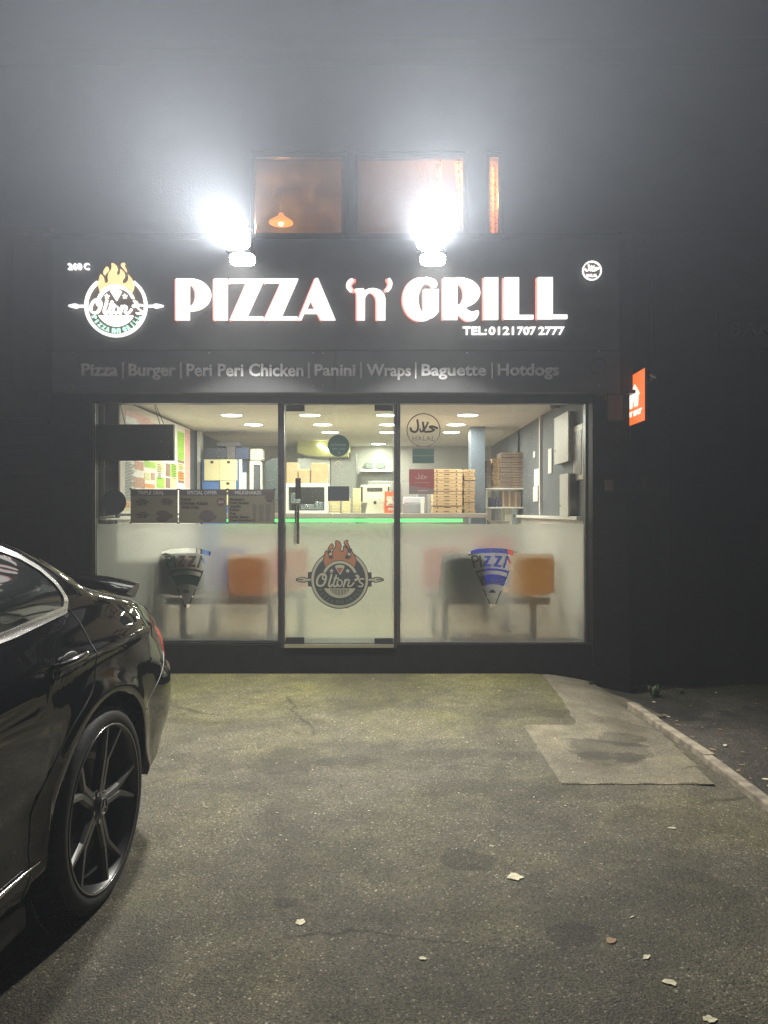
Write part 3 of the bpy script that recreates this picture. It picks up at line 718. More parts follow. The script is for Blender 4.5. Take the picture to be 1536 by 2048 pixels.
# ================================================================== GROUND
def hground(x, y):
    def ss(a, b, t): t = min(max((t-a)/(b-a), 0), 1); return t*t*(3-2*t)
    return -0.13*ss(1.3, 2.25, x)*ss(4.2, 6.3, y) - 0.03*ss(1.75, 1.9, x)
def sheet(x0, x1, y0, y1, nx, ny, dz=0.0):
    b = nb(); G = []
    for j in range(ny+1):
        y = y0+(y1-y0)*j/ny
        G.append([b.verts.new((x0+(x1-x0)*i/nx, y, hground(x0+(x1-x0)*i/nx, y)+dz)) for i in range(nx+1)])
    for j in range(ny):
        for i in range(nx): b.faces.new((G[j][i], G[j][i+1], G[j+1][i+1], G[j+1][i]))
    return b
def ground_mat(name, base, lite, dark, moss_or_light=None, wet=None, scale=1.0, bump=0.5, rough=0.85):
    m = bpy.data.materials.new(name); m.use_nodes = True; n = m.node_tree; N = n.nodes; Lk = n.links.new
    b = N['Principled BSDF']; co = N.new('ShaderNodeTexCoord')
    def noise(sc, det=4, dist=0, w=None):
        t = N.new('ShaderNodeTexNoise'); t.inputs['Scale'].default_value = sc; t.inputs['Detail'].default_value = det
        t.inputs['Distortion'].default_value = dist; Lk(co.outputs['Object'], t.inputs['Vector']); return t.outputs['Fac']
    def ramp(fac, stops):
        r = N.new('ShaderNodeValToRGB'); e = r.color_ramp.elements
        while len(e) < len(stops): e.new(0.5)
        for i, (p, c) in enumerate(stops): e[i].position = p; e[i].color = (*c, 1) if len(c) == 3 else c
        Lk(fac, r.inputs['Fac']); return r.outputs['Color']
    def mix(f, a, c, mode='MIX'):
        x = N.new('ShaderNodeMix'); x.data_type = 'RGBA'; x.blend_type = mode
        if isinstance(f, float): x.inputs[0].default_value = f
        else: Lk(f, x.inputs[0])
        for s, v in ((x.inputs[6], a), (x.inputs[7], c)):
            if isinstance(v, tuple): s.default_value = (*v, 1)
            else: Lk(v, s)
        return x.outputs[2]
    vo = N.new('ShaderNodeTexVoronoi'); vo.inputs['Scale'].default_value = 140*scale; Lk(co.outputs['Object'], vo.inputs['Vector'])
    chips = ramp(vo.outputs['Color'], [(0.0, dark), (0.45, base), (0.80, base), (0.96, lite)])
    vg = N.new('ShaderNodeTexVoronoi'); vg.inputs['Scale'].default_value = 75*scale; Lk(co.outputs['Object'], vg.inputs['Vector'])
    sp = ramp(vg.outputs['Color'], [(0.972, (0,0,0)), (0.985, (1,1,1))])
    c = mix(sp, chips, tuple(min(1, v*1.6) for v in lite))
    gap = ramp(vo.outputs['Distance'], [(0.30, (1,1,1)), (0.62, (0.45,0.45,0.45))]); c = mix(0.8, c, gap, 'MULTIPLY')
    big = ramp(noise(0.9, 6, 0.8), [(0.36, (0.62,0.60,0.58)), (0.5, (0.95,0.95,0.95)), (0.68, (1.22,1.18,1.08))])
    c = mix(1.0, c, big, 'MULTIPLY')
    mid = ramp(noise(5.5, 7, 0.3), [(0.35, (0.8,0.8,0.8)), (0.65, (1.15,1.15,1.15))]); c = mix(1.0, c, mid, 'MULTIPLY')
    pits = ramp(noise(26, 2), [(0.20, (0.18,0.17,0.15)), (0.27, (1,1,1))]); c = mix(0.9, c, pits, 'MULTIPLY')
    if rough < 0.9 and bump < 0.8:
        dn = N.new('ShaderNodeTexNoise'); dn.inputs['Scale'].default_value = 1.8; dn.inputs['Detail'].default_value = 6; Lk(co.outputs['Object'], dn.inputs['Vector'])
        vm = N.new('ShaderNodeVectorMath'); vm.operation = 'MULTIPLY_ADD'; Lk(dn.outputs['Color'], vm.inputs[0]); vm.inputs[1].default_value = (0.5,0.5,0); Lk(co.outputs['Object'], vm.inputs[2])
        ce = N.new('ShaderNodeTexVoronoi'); ce.feature = 'DISTANCE_TO_EDGE'; ce.inputs['Scale'].default_value = 0.62; Lk(vm.outputs[0], ce.inputs['Vector'])
        cr = ramp(ce.outputs['Distance'], [(0.0, (0.35,0.33,0.3)), (0.007, (1,1,1))])
        mk = ramp(noise(0.7, 3), [(0.5, (0,0,0)), (0.56, (1,1,1))])
        c = mix(mk, c, mix(1.0, c, cr, 'MULTIPLY'))
    if moss_or_light:
        y0, y1, col = moss_or_light
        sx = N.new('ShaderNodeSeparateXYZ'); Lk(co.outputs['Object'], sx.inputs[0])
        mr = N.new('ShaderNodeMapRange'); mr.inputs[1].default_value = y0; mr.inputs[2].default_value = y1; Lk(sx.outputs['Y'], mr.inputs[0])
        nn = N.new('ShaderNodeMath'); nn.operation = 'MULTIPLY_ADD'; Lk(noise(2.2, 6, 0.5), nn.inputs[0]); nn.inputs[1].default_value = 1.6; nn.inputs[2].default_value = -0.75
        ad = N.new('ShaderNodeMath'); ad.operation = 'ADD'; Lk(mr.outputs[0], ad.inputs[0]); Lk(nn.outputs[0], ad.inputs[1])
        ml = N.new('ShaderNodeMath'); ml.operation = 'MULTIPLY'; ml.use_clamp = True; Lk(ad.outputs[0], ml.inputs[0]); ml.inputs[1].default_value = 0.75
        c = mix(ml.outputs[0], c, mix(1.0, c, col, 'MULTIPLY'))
    if wet:
        for (cx, cy_, rx, ry, k) in wet:
            mp = N.new('ShaderNodeMapping'); mp.inputs['Location'].default_value = (-cx/rx, -cy_/ry, 0); mp.inputs['Scale'].default_value = (1/rx, 1/ry, 0)
            Lk(co.outputs['Object'], mp.inputs['Vector'])
            ln = N.new('ShaderNodeVectorMath'); ln.operation = 'LENGTH'; Lk(mp.outputs[0], ln.inputs[0])
            a1 = N.new('ShaderNodeMath'); a1.operation = 'MULTIPLY_ADD'; Lk(noise(4.5, 6, 0.4), a1.inputs[0]); a1.inputs[1].default_value = 2.6; a1.inputs[2].default_value = -1.3
            a2 = N.new('ShaderNodeMath'); a2.operation = 'ADD'; Lk(ln.outputs['Value'], a2.inputs[0]); Lk(a1.outputs[0], a2.inputs[1])
            s = ramp(a2.outputs[0], [(0.86, (k,k,k)), (1.0, (1,1,1))]); c = mix(1.0, c, s, 'MULTIPLY')
    Lk(c, b.inputs['Base Color']); b.inputs['Roughness'].default_value = rough; b.inputs['Specular IOR Level'].default_value = 0.35
    bp = N.new('ShaderNodeBump'); bp.inputs['Strength'].default_value = bump; bp.inputs['Distance'].default_value = 0.006
    hm = N.new('ShaderNodeMath'); hm.operation = 'MULTIPLY_ADD'; Lk(vo.outputs['Distance'], hm.inputs[0]); hm.inputs[1].default_value = -1.0; Lk(noise(45*scale, 5), hm.inputs[2])
    Lk(hm.outputs[0], bp.inputs['Height']); Lk(bp.outputs[0], b.inputs['Normal'])
    return m
tar = ground_mat('tarmac', (0.092,0.083,0.056), (0.29,0.265,0.21), (0.018,0.016,0.013), moss_or_light=(4.3, 6.6, (1.18,1.25,0.55)),  # moss near the shopfront, its tint lifted to paint in the floodlight pool
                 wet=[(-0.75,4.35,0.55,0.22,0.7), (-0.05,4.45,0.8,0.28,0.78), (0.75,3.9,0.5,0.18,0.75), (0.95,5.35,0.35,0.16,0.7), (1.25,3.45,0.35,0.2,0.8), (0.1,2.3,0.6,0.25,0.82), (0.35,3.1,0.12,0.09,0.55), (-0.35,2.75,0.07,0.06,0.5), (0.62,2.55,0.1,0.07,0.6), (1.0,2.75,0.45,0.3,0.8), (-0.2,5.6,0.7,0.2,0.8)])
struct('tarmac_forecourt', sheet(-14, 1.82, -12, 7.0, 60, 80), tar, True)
b = sheet(1.82, 16, -12, 7.6, 40, 80)
for v in b.verts:
    if v.co.x > 1.9 and v.co.y > 1: v.co.z += 0.016*math.sin(v.co.x*7.1)*math.sin(v.co.y*5.3)+random.uniform(-0.006, 0.006)
bmesh.ops.translate(b, verts=b.verts[:], vec=(0,0,-0.015))
rgh = ground_mat('broken_ground', (0.07,0.062,0.05), (0.24,0.21,0.17), (0.02,0.018,0.015), moss_or_light=(6.0, 7.0, (0.5,0.72,0.22)),
                 wet=[(3.0,5.6,1.0,0.5,0.7), (2.3,6.2,0.4,0.5,0.55)], scale=0.7, bump=0.9)
struct('rough_verge', b, rgh, True)
b = nb(); bx(b, -160, 160, -160, 160, -0.42, -0.4); struct('ground', b, M['darkrender'])
# pale concrete patch, 4 mm proud, in two rectangles, with a ragged lower strip past the kerb
def poly_sheet(pts, dz, res=0.03):
    b = nb(); P = s_poly(pts)
    xs = [p[0] for p in pts]; ys = [p[1] for p in pts]
    wob = lambda x, y: P(x, y)+0.008*np.sin(x*31)*np.sin(y*27)
    sdf_bm(b, wob, (min(xs)-.03, max(xs)+.03, min(ys)-.03, max(ys)+.03), res, lambda a, c, d: (a, c, hground(a, c)+d), dz, dz-0.02, merge=False)
    return b
conc = ground_mat('pale_patch', (0.17,0.15,0.104), (0.30,0.27,0.2), (0.09,0.08,0.055), wet=[(1.32,4.55,0.27,0.2,0.6), (1.45,4.75,0.2,0.14,0.62), (1.28,4.38,0.16,0.16,0.62)], scale=1.0, bump=0.5)
struct('pale_patch', poly_sheet([(0.915,3.95),(1.70,3.95),(1.80,5.04),(1.81,5.6),(2.1,5.75),(2.06,6.2),(1.75,6.64),(1.37,6.64),(1.33,5.7),(1.27,5.05),(0.915,5.05)], 0.004), conc, True)
# kerb edging stones
ks = mat('kerb_stone', (0.24,0.205,0.15), 0.85, noise=((0.12,0.10,0.075), 11, 0.38, 0.62), bump=(60, 0.5))
b = nb(); y = 5.72; k = 0
while y > -1.5:
    ln = 0.86 if k else 0.5
    xk = 1.845-0.03*(5.7-y)/2.2 if y > 3 else 1.81
    q = nb(); bx(q, xk-0.028, xk+0.034, y-ln+0.008, y, -0.12, 0.026+random.uniform(-.004,.004), 0.008)
    for v in q.verts:
        v.co.x += 0.012*math.sin(v.co.y*3.1+k); v.co.z += hground(1.7, v.co.y)*0.9
    tm = bpy.data.meshes.new('tmp'); q.to_mesh(tm); q.free(); b.from_mesh(tm); bpy.data.meshes.remove(tm)
    y -= ln; k += 1
struct('kerb', b, ks)
# ---- litter: leaves, grit, gum
leafm = [mat('dry_leaf_pale', (0.36,0.33,0.22), 0.8, noise=((0.5,0.46,0.33), 60, .4, .6)), mat('dry_leaf_brown', (0.2,0.13,0.07), 0.85)]
def gp(px, py):
    Y = 1.4*FPX/(py-1024.0); x = PX(px, Y)
    for _ in range(4):
        h = hground(x, Y); Y = (1.4-h)*FPX/(py-1024.0); x = PX(px, Y)
    return x, Y, hground(x, Y)
def leaf(x, y, z, s, seed, m, asp=0.55):
    rnd = random.Random(seed); b = nb(); a0 = rnd.uniform(0, 6.28); pts = []
    n = 14
    for i in range(n):
        t = 2*math.pi*i/n; r = s*(1+0.28*rnd.uniform(-1, 1)); u, v = r*math.cos(t), r*asp*math.sin(t)
        pts.append((u*math.cos(a0)-v*math.sin(a0), u*math.sin(a0)+v*math.cos(a0), abs(math.sin(t))*s*0.06))
    T = [b.verts.new((p[0], p[1], 0.0025+p[2])) for p in pts]; B = [b.verts.new((p[0]*.96, p[1]*.96, 0.001)) for p in pts]
    b.faces.new(T); b.faces.new(B[::-1])
    for i in range(n): b.faces.new((T[i], B[i], B[(i+1) % n], T[(i+1) % n]))
    bmesh.ops.recalc_face_normals(b, faces=b.faces[:])
    bmesh.ops.translate(b, verts=b.verts[:], vec=(x, y, z))
    return b
named = [((1030,1755), 0.042, 0.75, 'largest ragged cream splat stuck on the tarmac in front of the door', 0),
         ((601,1845), 0.022, 0.9, 'pale stubby chip on the tarmac ahead of the car wheel', 0),
         ((1345,1657), 0.022, 0.45, 'thin pale leaf on the tarmac closest to the kerb', 0),
         ((1293,1915), 0.02, 0.5, 'small cream curled leaf low on the tarmac towards the kerb', 0),
         ((1340,1966), 0.026, 0.6, 'dull greenish flattened leaf just below the cream curled leaf', 0),
         ((1222,1882), 0.022, 0.9, 'reddish brown squashed blob on the tarmac', 1),
         ((845,1918), 0.018, 0.5, 'pale flat flake near the bottom edge, below the largest splat', 0),
         ((1420,2040), 0.022, 0.8, 'grey scrap cut by the bottom edge of the picture', 0),
         ((1264,1835), 0.014, 0.3, 'tiny white shred between the splat and the curled leaf', 0)]
for i, ((a, c), s, asp, lab, mi) in enumerate(named):
    s *= 0.8; x, y, z = gp(a, c); solo('leaf', leaf(x, y, z, s, 50+i, leafm[mi], asp), leafm[mi], lab, 'leaf', 'leaves and scraps lying on the tarmac', loc=(x, y, z))
rnd = random.Random(5)
for i in range(60):
    a = rnd.uniform(320, 1180); c = rnd.uniform(1365, 1700)
    x, y, z = gp(a, c)
    s = rnd.uniform(0.003, 0.0065)
    solo('leaf', leaf(x, y, z+0.002, s, 200+i, leafm[0], 0.5), leafm[0], 'tiny pale leaf fragment scattered on the open tarmac', 'leaf', 'tiny pale fragments on the tarmac', loc=(x, y, z))
for i in range(70):
    x = rnd.uniform(1.95, 3.6); y = rnd.uniform(4.0, 6.8); mi = int(rnd.random() < 0.6)
    if rnd.random() < 0.45: x = 1.93+rnd.random()**2*0.3
    s = rnd.uniform(0.01, 0.024)
    solo('leaf', leaf(x, y, hground(x, y)-0.008, s, 400+i, leafm[mi]), leafm[mi], ('dry brown' if mi else 'dry pale')+' leaf lying on the broken ground beyond the kerb', 'leaf', 'dead leaves beyond the kerb', loc=(x, y, hground(x,y)))
# a clump of grit against the wall foot, and weeds
def weed(x, y, n, h, seed, label):
    rnd = random.Random(seed); b = nb(); z = hground(x, y)-0.01
    for i in range(n):
        a = rnd.uniform(0, 6.28); l = h*rnd.uniform(0.5, 1.1); sp = rnd.uniform(0.2, 1.1)*l
        p0 = Vector((x+rnd.uniform(-.02,.02), y+rnd.uniform(-.02,.02), z)); d = Vector((math.cos(a)*sp, math.sin(a)*sp, l)); w = 0.006+0.008*rnd.random()
        s = Vector((-math.sin(a), math.cos(a), 0))*w
        v = [b.verts.new(p) for p in (p0-s*.4, p0+s*.4, p0+d*.6+s, p0+d+Vector((0,0,-l*.1)), p0+d*.6-s)]
        b.faces.new(v)
    return solo('weed', b, mat('weed_green_%d' % seed, (0.06,0.09,0.03), 0.7), label, 'weed', 'weeds along the foot of the wall', loc=(x, y, z))
weed(PX(1303,6.6), 6.55, 46, 0.10, 1, 'bushiest dark weed growing at the foot of the black wall, nearest the shop pier')
weed(PX(1365,6.65), 6.65, 16, 0.05, 2, 'thin short weed at the black wall foot, further from the shop pier')
weed(PX(1178,6.55), 6.5, 12, 0.05, 3, 'tiny weed tuft at the corner of the shop pier')

# ================================================================== NEIGHBOURS
nl = thing('neighbouring_shop', 'dim brown shopfront next door, left of the takeaway', 'shop building', (-4.6, 7, 0))
bm = nb(); bx(bm, -9, PX(98,YG)-0.004, 6.74, 9.8, PZ(836,6.74), 3.9); put('upper_front', bm, mat('brown_fascia', (0.06,0.053,0.046), 0.8, noise=((0.08,0.07,0.06), 3, .3, .7)), nl)
bm = nb(); bx(bm, -9, PX(98,YG)-0.004, 6.70, 6.79, PZ(846,6.74), PZ(836,6.74)-0.003, 0.006); put('ledge', bm, mat('dark_ledge', (0.035,0.03,0.028), 0.7), nl)
bm = nb(); bx(bm, -9, PX(98,YG)-0.004, 6.82, 9.8, -0.2, PZ(846,6.74)-0.003)
for k in range(24): bx(bm, -9, PX(98,YG)-0.006, 6.805, 6.82, 0.1+k*0.09, 0.18+k*0.09, 0.004)
put('roller_shutter', bm, mat('dark_shutter', (0.03,0.03,0.031), 0.6), nl)
nr = thing('neighbouring_shop', 'unlit black shopfront next door with dark BAR lettering', 'shop building', (4.2, 7, -0.1))
YN = 7.0
bm = nb(); bx(bm, PX(1259,YG)+0.004, 10, YN, 9.8, -0.35, 3.95); put('front_wall', bm, mat('black_brick', (0.02,0.02,0.02), 0.75, noise=((0.03,0.028,0.026), 5, .3, .7), bump=(30, .4)), nr)
bm = nb(); bx(bm, 3.0, 10, YN-0.09, YN-0.002, PZ(700,YN-.09), PZ(620,YN-.09), 0.01); put('fascia', bm, mat('black_fascia', (0.018,0.018,0.019), 0.5), nr)
put('lettering', text_bm(nb(), 'BAR', 1459, 1541, 646, 671, front(YN-0.09), YN-0.115, YN-0.091, bold=0.02, spacing=1.3), mat('grey_letters', (0.05,0.05,0.05), 0.6), nr)
bm = nb(); 
for a, c in ((PX(1340,YN), PX(1500,YN)),):
    bx(bm, a, c, YN-0.03, YN-0.002, 0.0, 2.1, 0.004)
put('door', bm, mat('black_door', (0.012,0.012,0.013), 0.35), nr)
# small fittings on the dark wall
def plate(px0, px1, py0, py1, Y, th, col, label, cat, name):
    b = pbx(nb(), px0, px1, py0, py1, Y-th, Y, 0.004)
    return solo(name, b, mat(name+'_%d' % px0, col, 0.6), label, cat)
YP = YG-0.05
plate(1216, 1245, 790, 841, YP, 0.07, (0.10,0.085,0.07), 'brownish meter box on the dark pier beside the orange sign', 'box', 'meter_box')
plate(1208, 1216, 778, 799, YP, 0.03, (0.28,0.2,0.16), 'small pinkish strip above the meter box on the pier', 'plate', 'wall_strip')
plate(1210, 1227, 960, 982, YP, 0.015, (0.12,0.09,0.075), 'dull brown notice low on the shop pier', 'notice', 'paper_notice')
plate(1281, 1294, 955, 975, YN, 0.02, (0.16,0.15,0.14), 'pale grey plate on the black wall under the orange sign', 'plate', 'wall_plate')
b = nb(); xk = PX(1304, YN-0.03); tube(b, [(xk,YN-0.02,PZ(562,YN)),(xk-0.004,YN-0.02,PZ(660,YN)),(xk-0.012,YN-0.02,PZ(748,YN)),(xk-0.05,YN-0.05,PZ(756,YN))], 0.005, 8)
solo('cable', b, mat('grey_cable', (0.25,0.25,0.24), 0.5), 'thin grey cable running down the black wall to the orange sign', 'cable', smooth=True)
# ---- projecting orange sign, perpendicular to the wall
ya, yb_ = 6.38, 6.97
def osx(y): return 2.165+0.02*(y-6.38)
osg = thing('projecting_sign', 'small lit orange EAT sign sticking out from the wall beside the shop pier', 'sign', (osx(6.97), 6.97, PZ(842,6.38)))
zt, zb = PZ(734.5,6.38), PZ(841.5,6.38)
b = nb(); prism(b, [(ya, zb), (yb_, zb-0.0), (yb_, zt), (ya, zt)], lambda a, c, d: (osx(a)+d, a, c), 0, 0.022)
put('sign_case', b, mat('dark_case', (0.06,0.05,0.045), 0.4), osg)
b = nb(); prism(b, [(ya+.006, zb+.006), (yb_-.006, zb+.006), (yb_-.006, zt-.006), (ya+.006, zt-.006)], lambda a, c, d: (osx(a)+d, a, c), -0.004, -0.0005)
put('sign_face', b, glow('orange_face', (1.0,0.17,0.016), 1.05, False), osg)
sfn = lambda a, c, d: (osx(ya+(yb_-ya)*(1-a))+d, ya+(yb_-ya)*(1-a), zt-(zt-zb)*c)
ow = glow('orange_sign_white', (1.0,0.93,0.82), 1.15, False)
put('lettering', text_bm(nb(), 'JUST EAT', -0.02, 0.88, 0.73, 0.86, sfn, -0.008, -0.0045, bold=0.05, shear=0.15), ow, osg)
hs = U(s_poly([(0.30,0.42),(0.55,0.22),(0.70,0.36),(0.78,0.44),(0.72,0.46),(0.70,0.66),(0.30,0.66)]))
hs = SUB(hs, s_line([(0.585,0.37),(0.56,0.68)], 0.018), s_box(0.44,0.52,0.55,0.70))
put('house_symbol', sdf_bm(nb(), hs, (0.25,0.85,0.2,0.7), 0.008, sfn, -0.008, -0.0045), ow, osg)
b = nb(); cyl(b, (osx(6.9)+0.02, 6.36, zt-0.06), (osx(6.9)+0.07, 6.36, zt-0.09), 0.012); bx(b, osx(ya)+0.05, osx(ya)+0.07, 6.40, 6.995, zt-0.1, zt-0.07)
put('bracket', b, M['alu'], osg)
# ================================================================== INTERIOR
# ceiling downlights: x, y measured on the plan of the ceiling
spots = [(-1.73,8.73),(-0.84,8.73),(0.03,8.73),(0.95,8.73),(-1.64,9.67),(-0.77,9.67),(0.06,9.67),(0.905,9.67),(-0.74,10.6),(0.05,10.6),(0.93,10.6),(-0.09,12.4)]
proto = None
names_r = ['first row','second row','third row','back row']
for i, (x, y) in enumerate(spots):
    if proto is None:
        proto = thing('ceiling_light', '', 'ceiling light', (0,0,0), 'round ceiling downlights')
        put('trim_ring', lathe(nb(), [(0.115,0), (0.13,-0.006), (0.13,-0.001), (0.112,0.0)], 'Z', (0,0,0), 32), M['white'], proto, True)
        put('diffuser', lathe(nb(), [(0.0001,-0.004), (0.114,-0.004), (0.114,-0.001), (0.0001,-0.001)], 'Z', (0,0,0), 32), M['down'], proto)
        o = proto
    else: o = copy_tree(proto)
    o.location = (x, y, CEIL-0.001)
    row = 0 if y < 9 else 1 if y < 10 else 2 if y < 11 else 3
    col = ['behind the left window','left in the door glass','right in the door glass','behind the right window'][0 if x < -1.2 else 1 if x < -0.4 else 2 if x < 0.5 else 3]
    o['label'] = 'round white downlight, %s from the street, %s' % (names_r[row], col) if row < 3 else 'round white downlight at the very back of the kitchen'
    ld = bpy.data.lights.new('downlight', 'AREA'); ld.shape = 'DISK'; ld.size = 0.2; ld.energy = ROOM_W; ld.color = (1.0, 0.98, 0.83)
    lo = bpy.data.objects.new('downlight', ld); COL.objects.link(lo); lo.location = (x, y, CEIL-0.012)
# smoke detector and cctv dome on the ceiling
b = nb(); cyl(b, (PX(1110,7.8),7.8,CEIL-0.05), (PX(1110,7.8),7.8,CEIL-0.001), 0.045, 0.06, 20)
solo('camera_dome', b, M['frame'], 'small dark dome camera on the ceiling near the right wall', 'camera')

# counter ------------------------------------------------------------
YC = 9.0
ct = thing('counter', 'long white boarded serving counter with a glowing green strip under its top', 'counter', (-0.3, 9.3, FLOORZ))
cx0, cx1 = -1.95, PX(976, YC)
b = nb(); n = 34
for i in range(n):
    a = cx0+(cx1-cx0)*i/n; bx(b, a+0.003, a+(cx1-cx0)/n-0.003, YC+0.06, YC+0.1, FLOORZ, 1.255, 0.003, 1)
bx(b, cx0, cx1, YC+0.101, YC+0.6, FLOORZ, 1.255)
put('front_panel', b, M['white'], ct)
b = nb(); bx(b, cx0-0.02, cx1, YC, YC+0.65, PZ(1036,YC), PZ(1026.5,YC), 0.006); put('worktop', b, mat('grey_worktop', (0.42,0.40,0.35), 0.3), ct)
b = nb(); bx(b, cx0, PX(926,YC), YC+0.045, YC+0.056, PZ(1044,YC), PZ(1038,YC)); put('led_strip', b, M['strip'], ct)
TOP = PZ(1026.5, YC)+0.001
def on(px, Y): return PX(px, Y)
def tbox(name, px0, px1, py0, Y, dep, m, label, cat, group=None, z0=None, bev=0.004, py1=None):
    z0 = TOP if z0 is None else z0
    b = bx(nb(), PX(px0,Y), PX(px1,Y), Y, Y+dep, z0 if py1 is None else PZ(py1,Y), PZ(py0,Y), bev)
    return solo(name, b, m, label, cat, group)
# display cabinet at the left of the counter
cab = thing('display_cabinet', 'glass fronted counter cabinet holding foil trays behind the door handle', 'cabinet', (PX(613,9.25), 9.25, TOP))
b = nb(); Y = 9.25
for a, c, d, e in ((572,577,966,1026),(649,656,966,1026),(577,649,966,974),(577,649,1021,1026)): bx(b, PX(a,Y), PX(c,Y), Y, Y+0.35, PZ(e,Y) if e < 1026 else TOP, PZ(d,Y))
put('cabinet_frame', b, M['white'], cab)
put('glass_pane', bx(nb(), PX(577,Y), PX(649,Y), Y+0.01, Y+0.015, PZ(1021,Y), PZ(974,Y)), M['pane'], cab)
b = bx(nb(), PX(577,Y), PX(649,Y), Y+0.32, Y+0.34, PZ(1021,Y), PZ(974,Y)); put('back_panel', b, mat('dark_teal', (0.1,0.16,0.17), 0.5), cab)
foil = mat('crumpled_foil', (0.6,0.68,0.78), 0.25, 1.0, bump=(60, 1.0))
for k, (a, c, d, e) in enumerate(((580,600,985,1006),(600,628,1008,1019),(628,646,1003,1019))):
    b = bx(nb(), PX(a,Y), PX(c,Y), Y+0.05+0.02*k, Y+0.2, PZ(e,Y), PZ(d,Y), 0.01)
    solo('foil_tray', b, foil, ['upright bluish foil bundle','low flat foil tray','small stepped foil tray'][k]+' in the counter cabinet', 'foil tray', 'foil trays in the cabinet')
# stacks on top of the cabinet
for k, (a, c, d) in enumerate(((573,595,925),(597,620,938),(622,654,926))):
    tbox('carton_stack', a, c, d, 9.3, 0.22, M['card'], ['tall rounded brown carton at the left end on the glass cabinet','lower brown carton in the middle on the glass cabinet','wide tall brown carton at the right end on the glass cabinet'][k], 'carton', 'brown cartons on the cabinet', z0=PZ(966,9.25)+0.001, bev=0.012)
# stacks of pale tubs
n_ = 0
for (a, c, top) in ((656,681,1000),(683,702,1001),(705,722,978)):
    Y = 9.35; h = 0.03; z = TOP; k = 0
    while z < PZ(top, Y):
        bb = nb(); x0, x1 = PX(a,Y), PX(c,Y); bx(bb, x0+0.006, x1-0.006, Y, Y+0.14, z+0.001, z+h*0.72, 0.003, 1); bx(bb, x0, x1, Y-0.004, Y+0.144, z+h*0.74, z+h, 0.002, 1)
        solo('food_tub', bb, M['card3'], 'pale lidded tub in the short stack right of the glass cabinet' if a < 680 else 'pale lidded tub in the middle short stack below the black sticker' if a < 700 else 'pale lidded tub in the tall stack beside the till', 'tub', 'pale tub stacks left of the black square' if a < 680 else 'pale tub stack in the middle' if a < 700 else 'tall tub stack by the till')
        z += h; k += 1
# till -----------------------------------------------------------------
Y = 9.12
till = thing('till', 'cream touchscreen till seen from behind, on the counter', 'till', (PX(750,Y), Y+0.1, TOP))
b = nb(); prism(b, [(PX(731,Y), TOP), (PX(769,Y), TOP), (PX(765,Y), PZ(998,Y)), (PX(736,Y), PZ(998,Y))], lambda a, c, d: (a, d, c), Y-0.02, Y+0.14)
put('till_base', b, M['cream'], till)
put('neck', bx(nb(), PX(743,Y), PX(757,Y), Y+0.03, Y+0.06, PZ(1000,Y), PZ(990,Y)), M['cream'], till)
b = nb(); bx(b, PX(720.5,Y), PX(780,Y), Y+0.06, Y+0.10, PZ(1006,Y), PZ(969.5,Y), 0.02, 3); put('screen_housing', b, M['cream'], till)
b = nb(); bx(b, PX(734,Y), PX(765,Y), Y+0.055, Y+0.0595, PZ(982,Y), PZ(975,Y)); bx(b, PX(721.5,Y), PX(725,Y), Y+0.056, Y+0.0595, PZ(1003,Y), PZ(973,Y)); bx(b, PX(775.5,Y), PX(779,Y), Y+0.056, Y+0.0595, PZ(1003,Y), PZ(973,Y))
put('vent', b, M['frame'], till)
b = nb(); cyl(b, (PX(750,Y), Y-0.024, PZ(1005,Y)), (PX(750,Y), Y-0.019, PZ(1005,Y)), 0.017); put('badge', b, M['frame'], till)
# orange menu stand, printer, leaflets
def otag(o, *a): return tag(o, *a)
st = thing('menu_stand', 'bright orange leaflet stand with a white printed card beside the till', 'stand', (PX(783,Y), Y, TOP))
put('stand_card', bx(nb(), PX(769,Y), PX(800,Y), Y-0.06, Y-0.05, TOP, PZ(983,Y)), mat('orange_card', (0.85,0.13,0.03), 0.5), st)
b = nb(); bx(b, PX(773,Y), PX(796,Y), Y-0.064, Y-0.0605, PZ(1012,Y), PZ(993,Y)); put('printed_card', b, mat('printed_card', (0.8,0.72,0.6), 0.6, noise=((0.55,0.1,0.05), 40, .5, .6)), st)
put('lettering', text_bm(nb(), 'menu', 776, 796, 1016, 1021, front(Y), Y-0.063, Y-0.0605, bold=0.04), M['white'], st)
pr = thing('receipt_printer', 'grey receipt printer with paper on the counter, under the maroon sticker', 'printer', (PX(826,Y), Y+0.1, TOP))
put('printer_body', bx(nb(), PX(805,Y), PX(852,Y), Y, Y+0.2, TOP, PZ(1007,Y), 0.01), mat('grey_plastic', (0.3,0.31,0.33), 0.5), pr)
put('printer_lid', bx(nb(), PX(807,Y), PX(850,Y), Y+0.02, Y+0.18, PZ(1007,Y)+0.001, PZ(994,Y), 0.012), mat('light_grey_plastic', (0.55,0.55,0.58), 0.5), pr)
put('paper_slip', bx(nb(), PX(841,Y), PX(848,Y), Y-0.03, Y-0.02, TOP, PZ(998,Y)), M['white'], pr)
tbox('phone_dock', 836, 855, 988, 9.5, 0.1, mat('dark_plastic2', (0.2,0.2,0.22), 0.5), 'dark box standing behind the receipt printer', 'box', None)
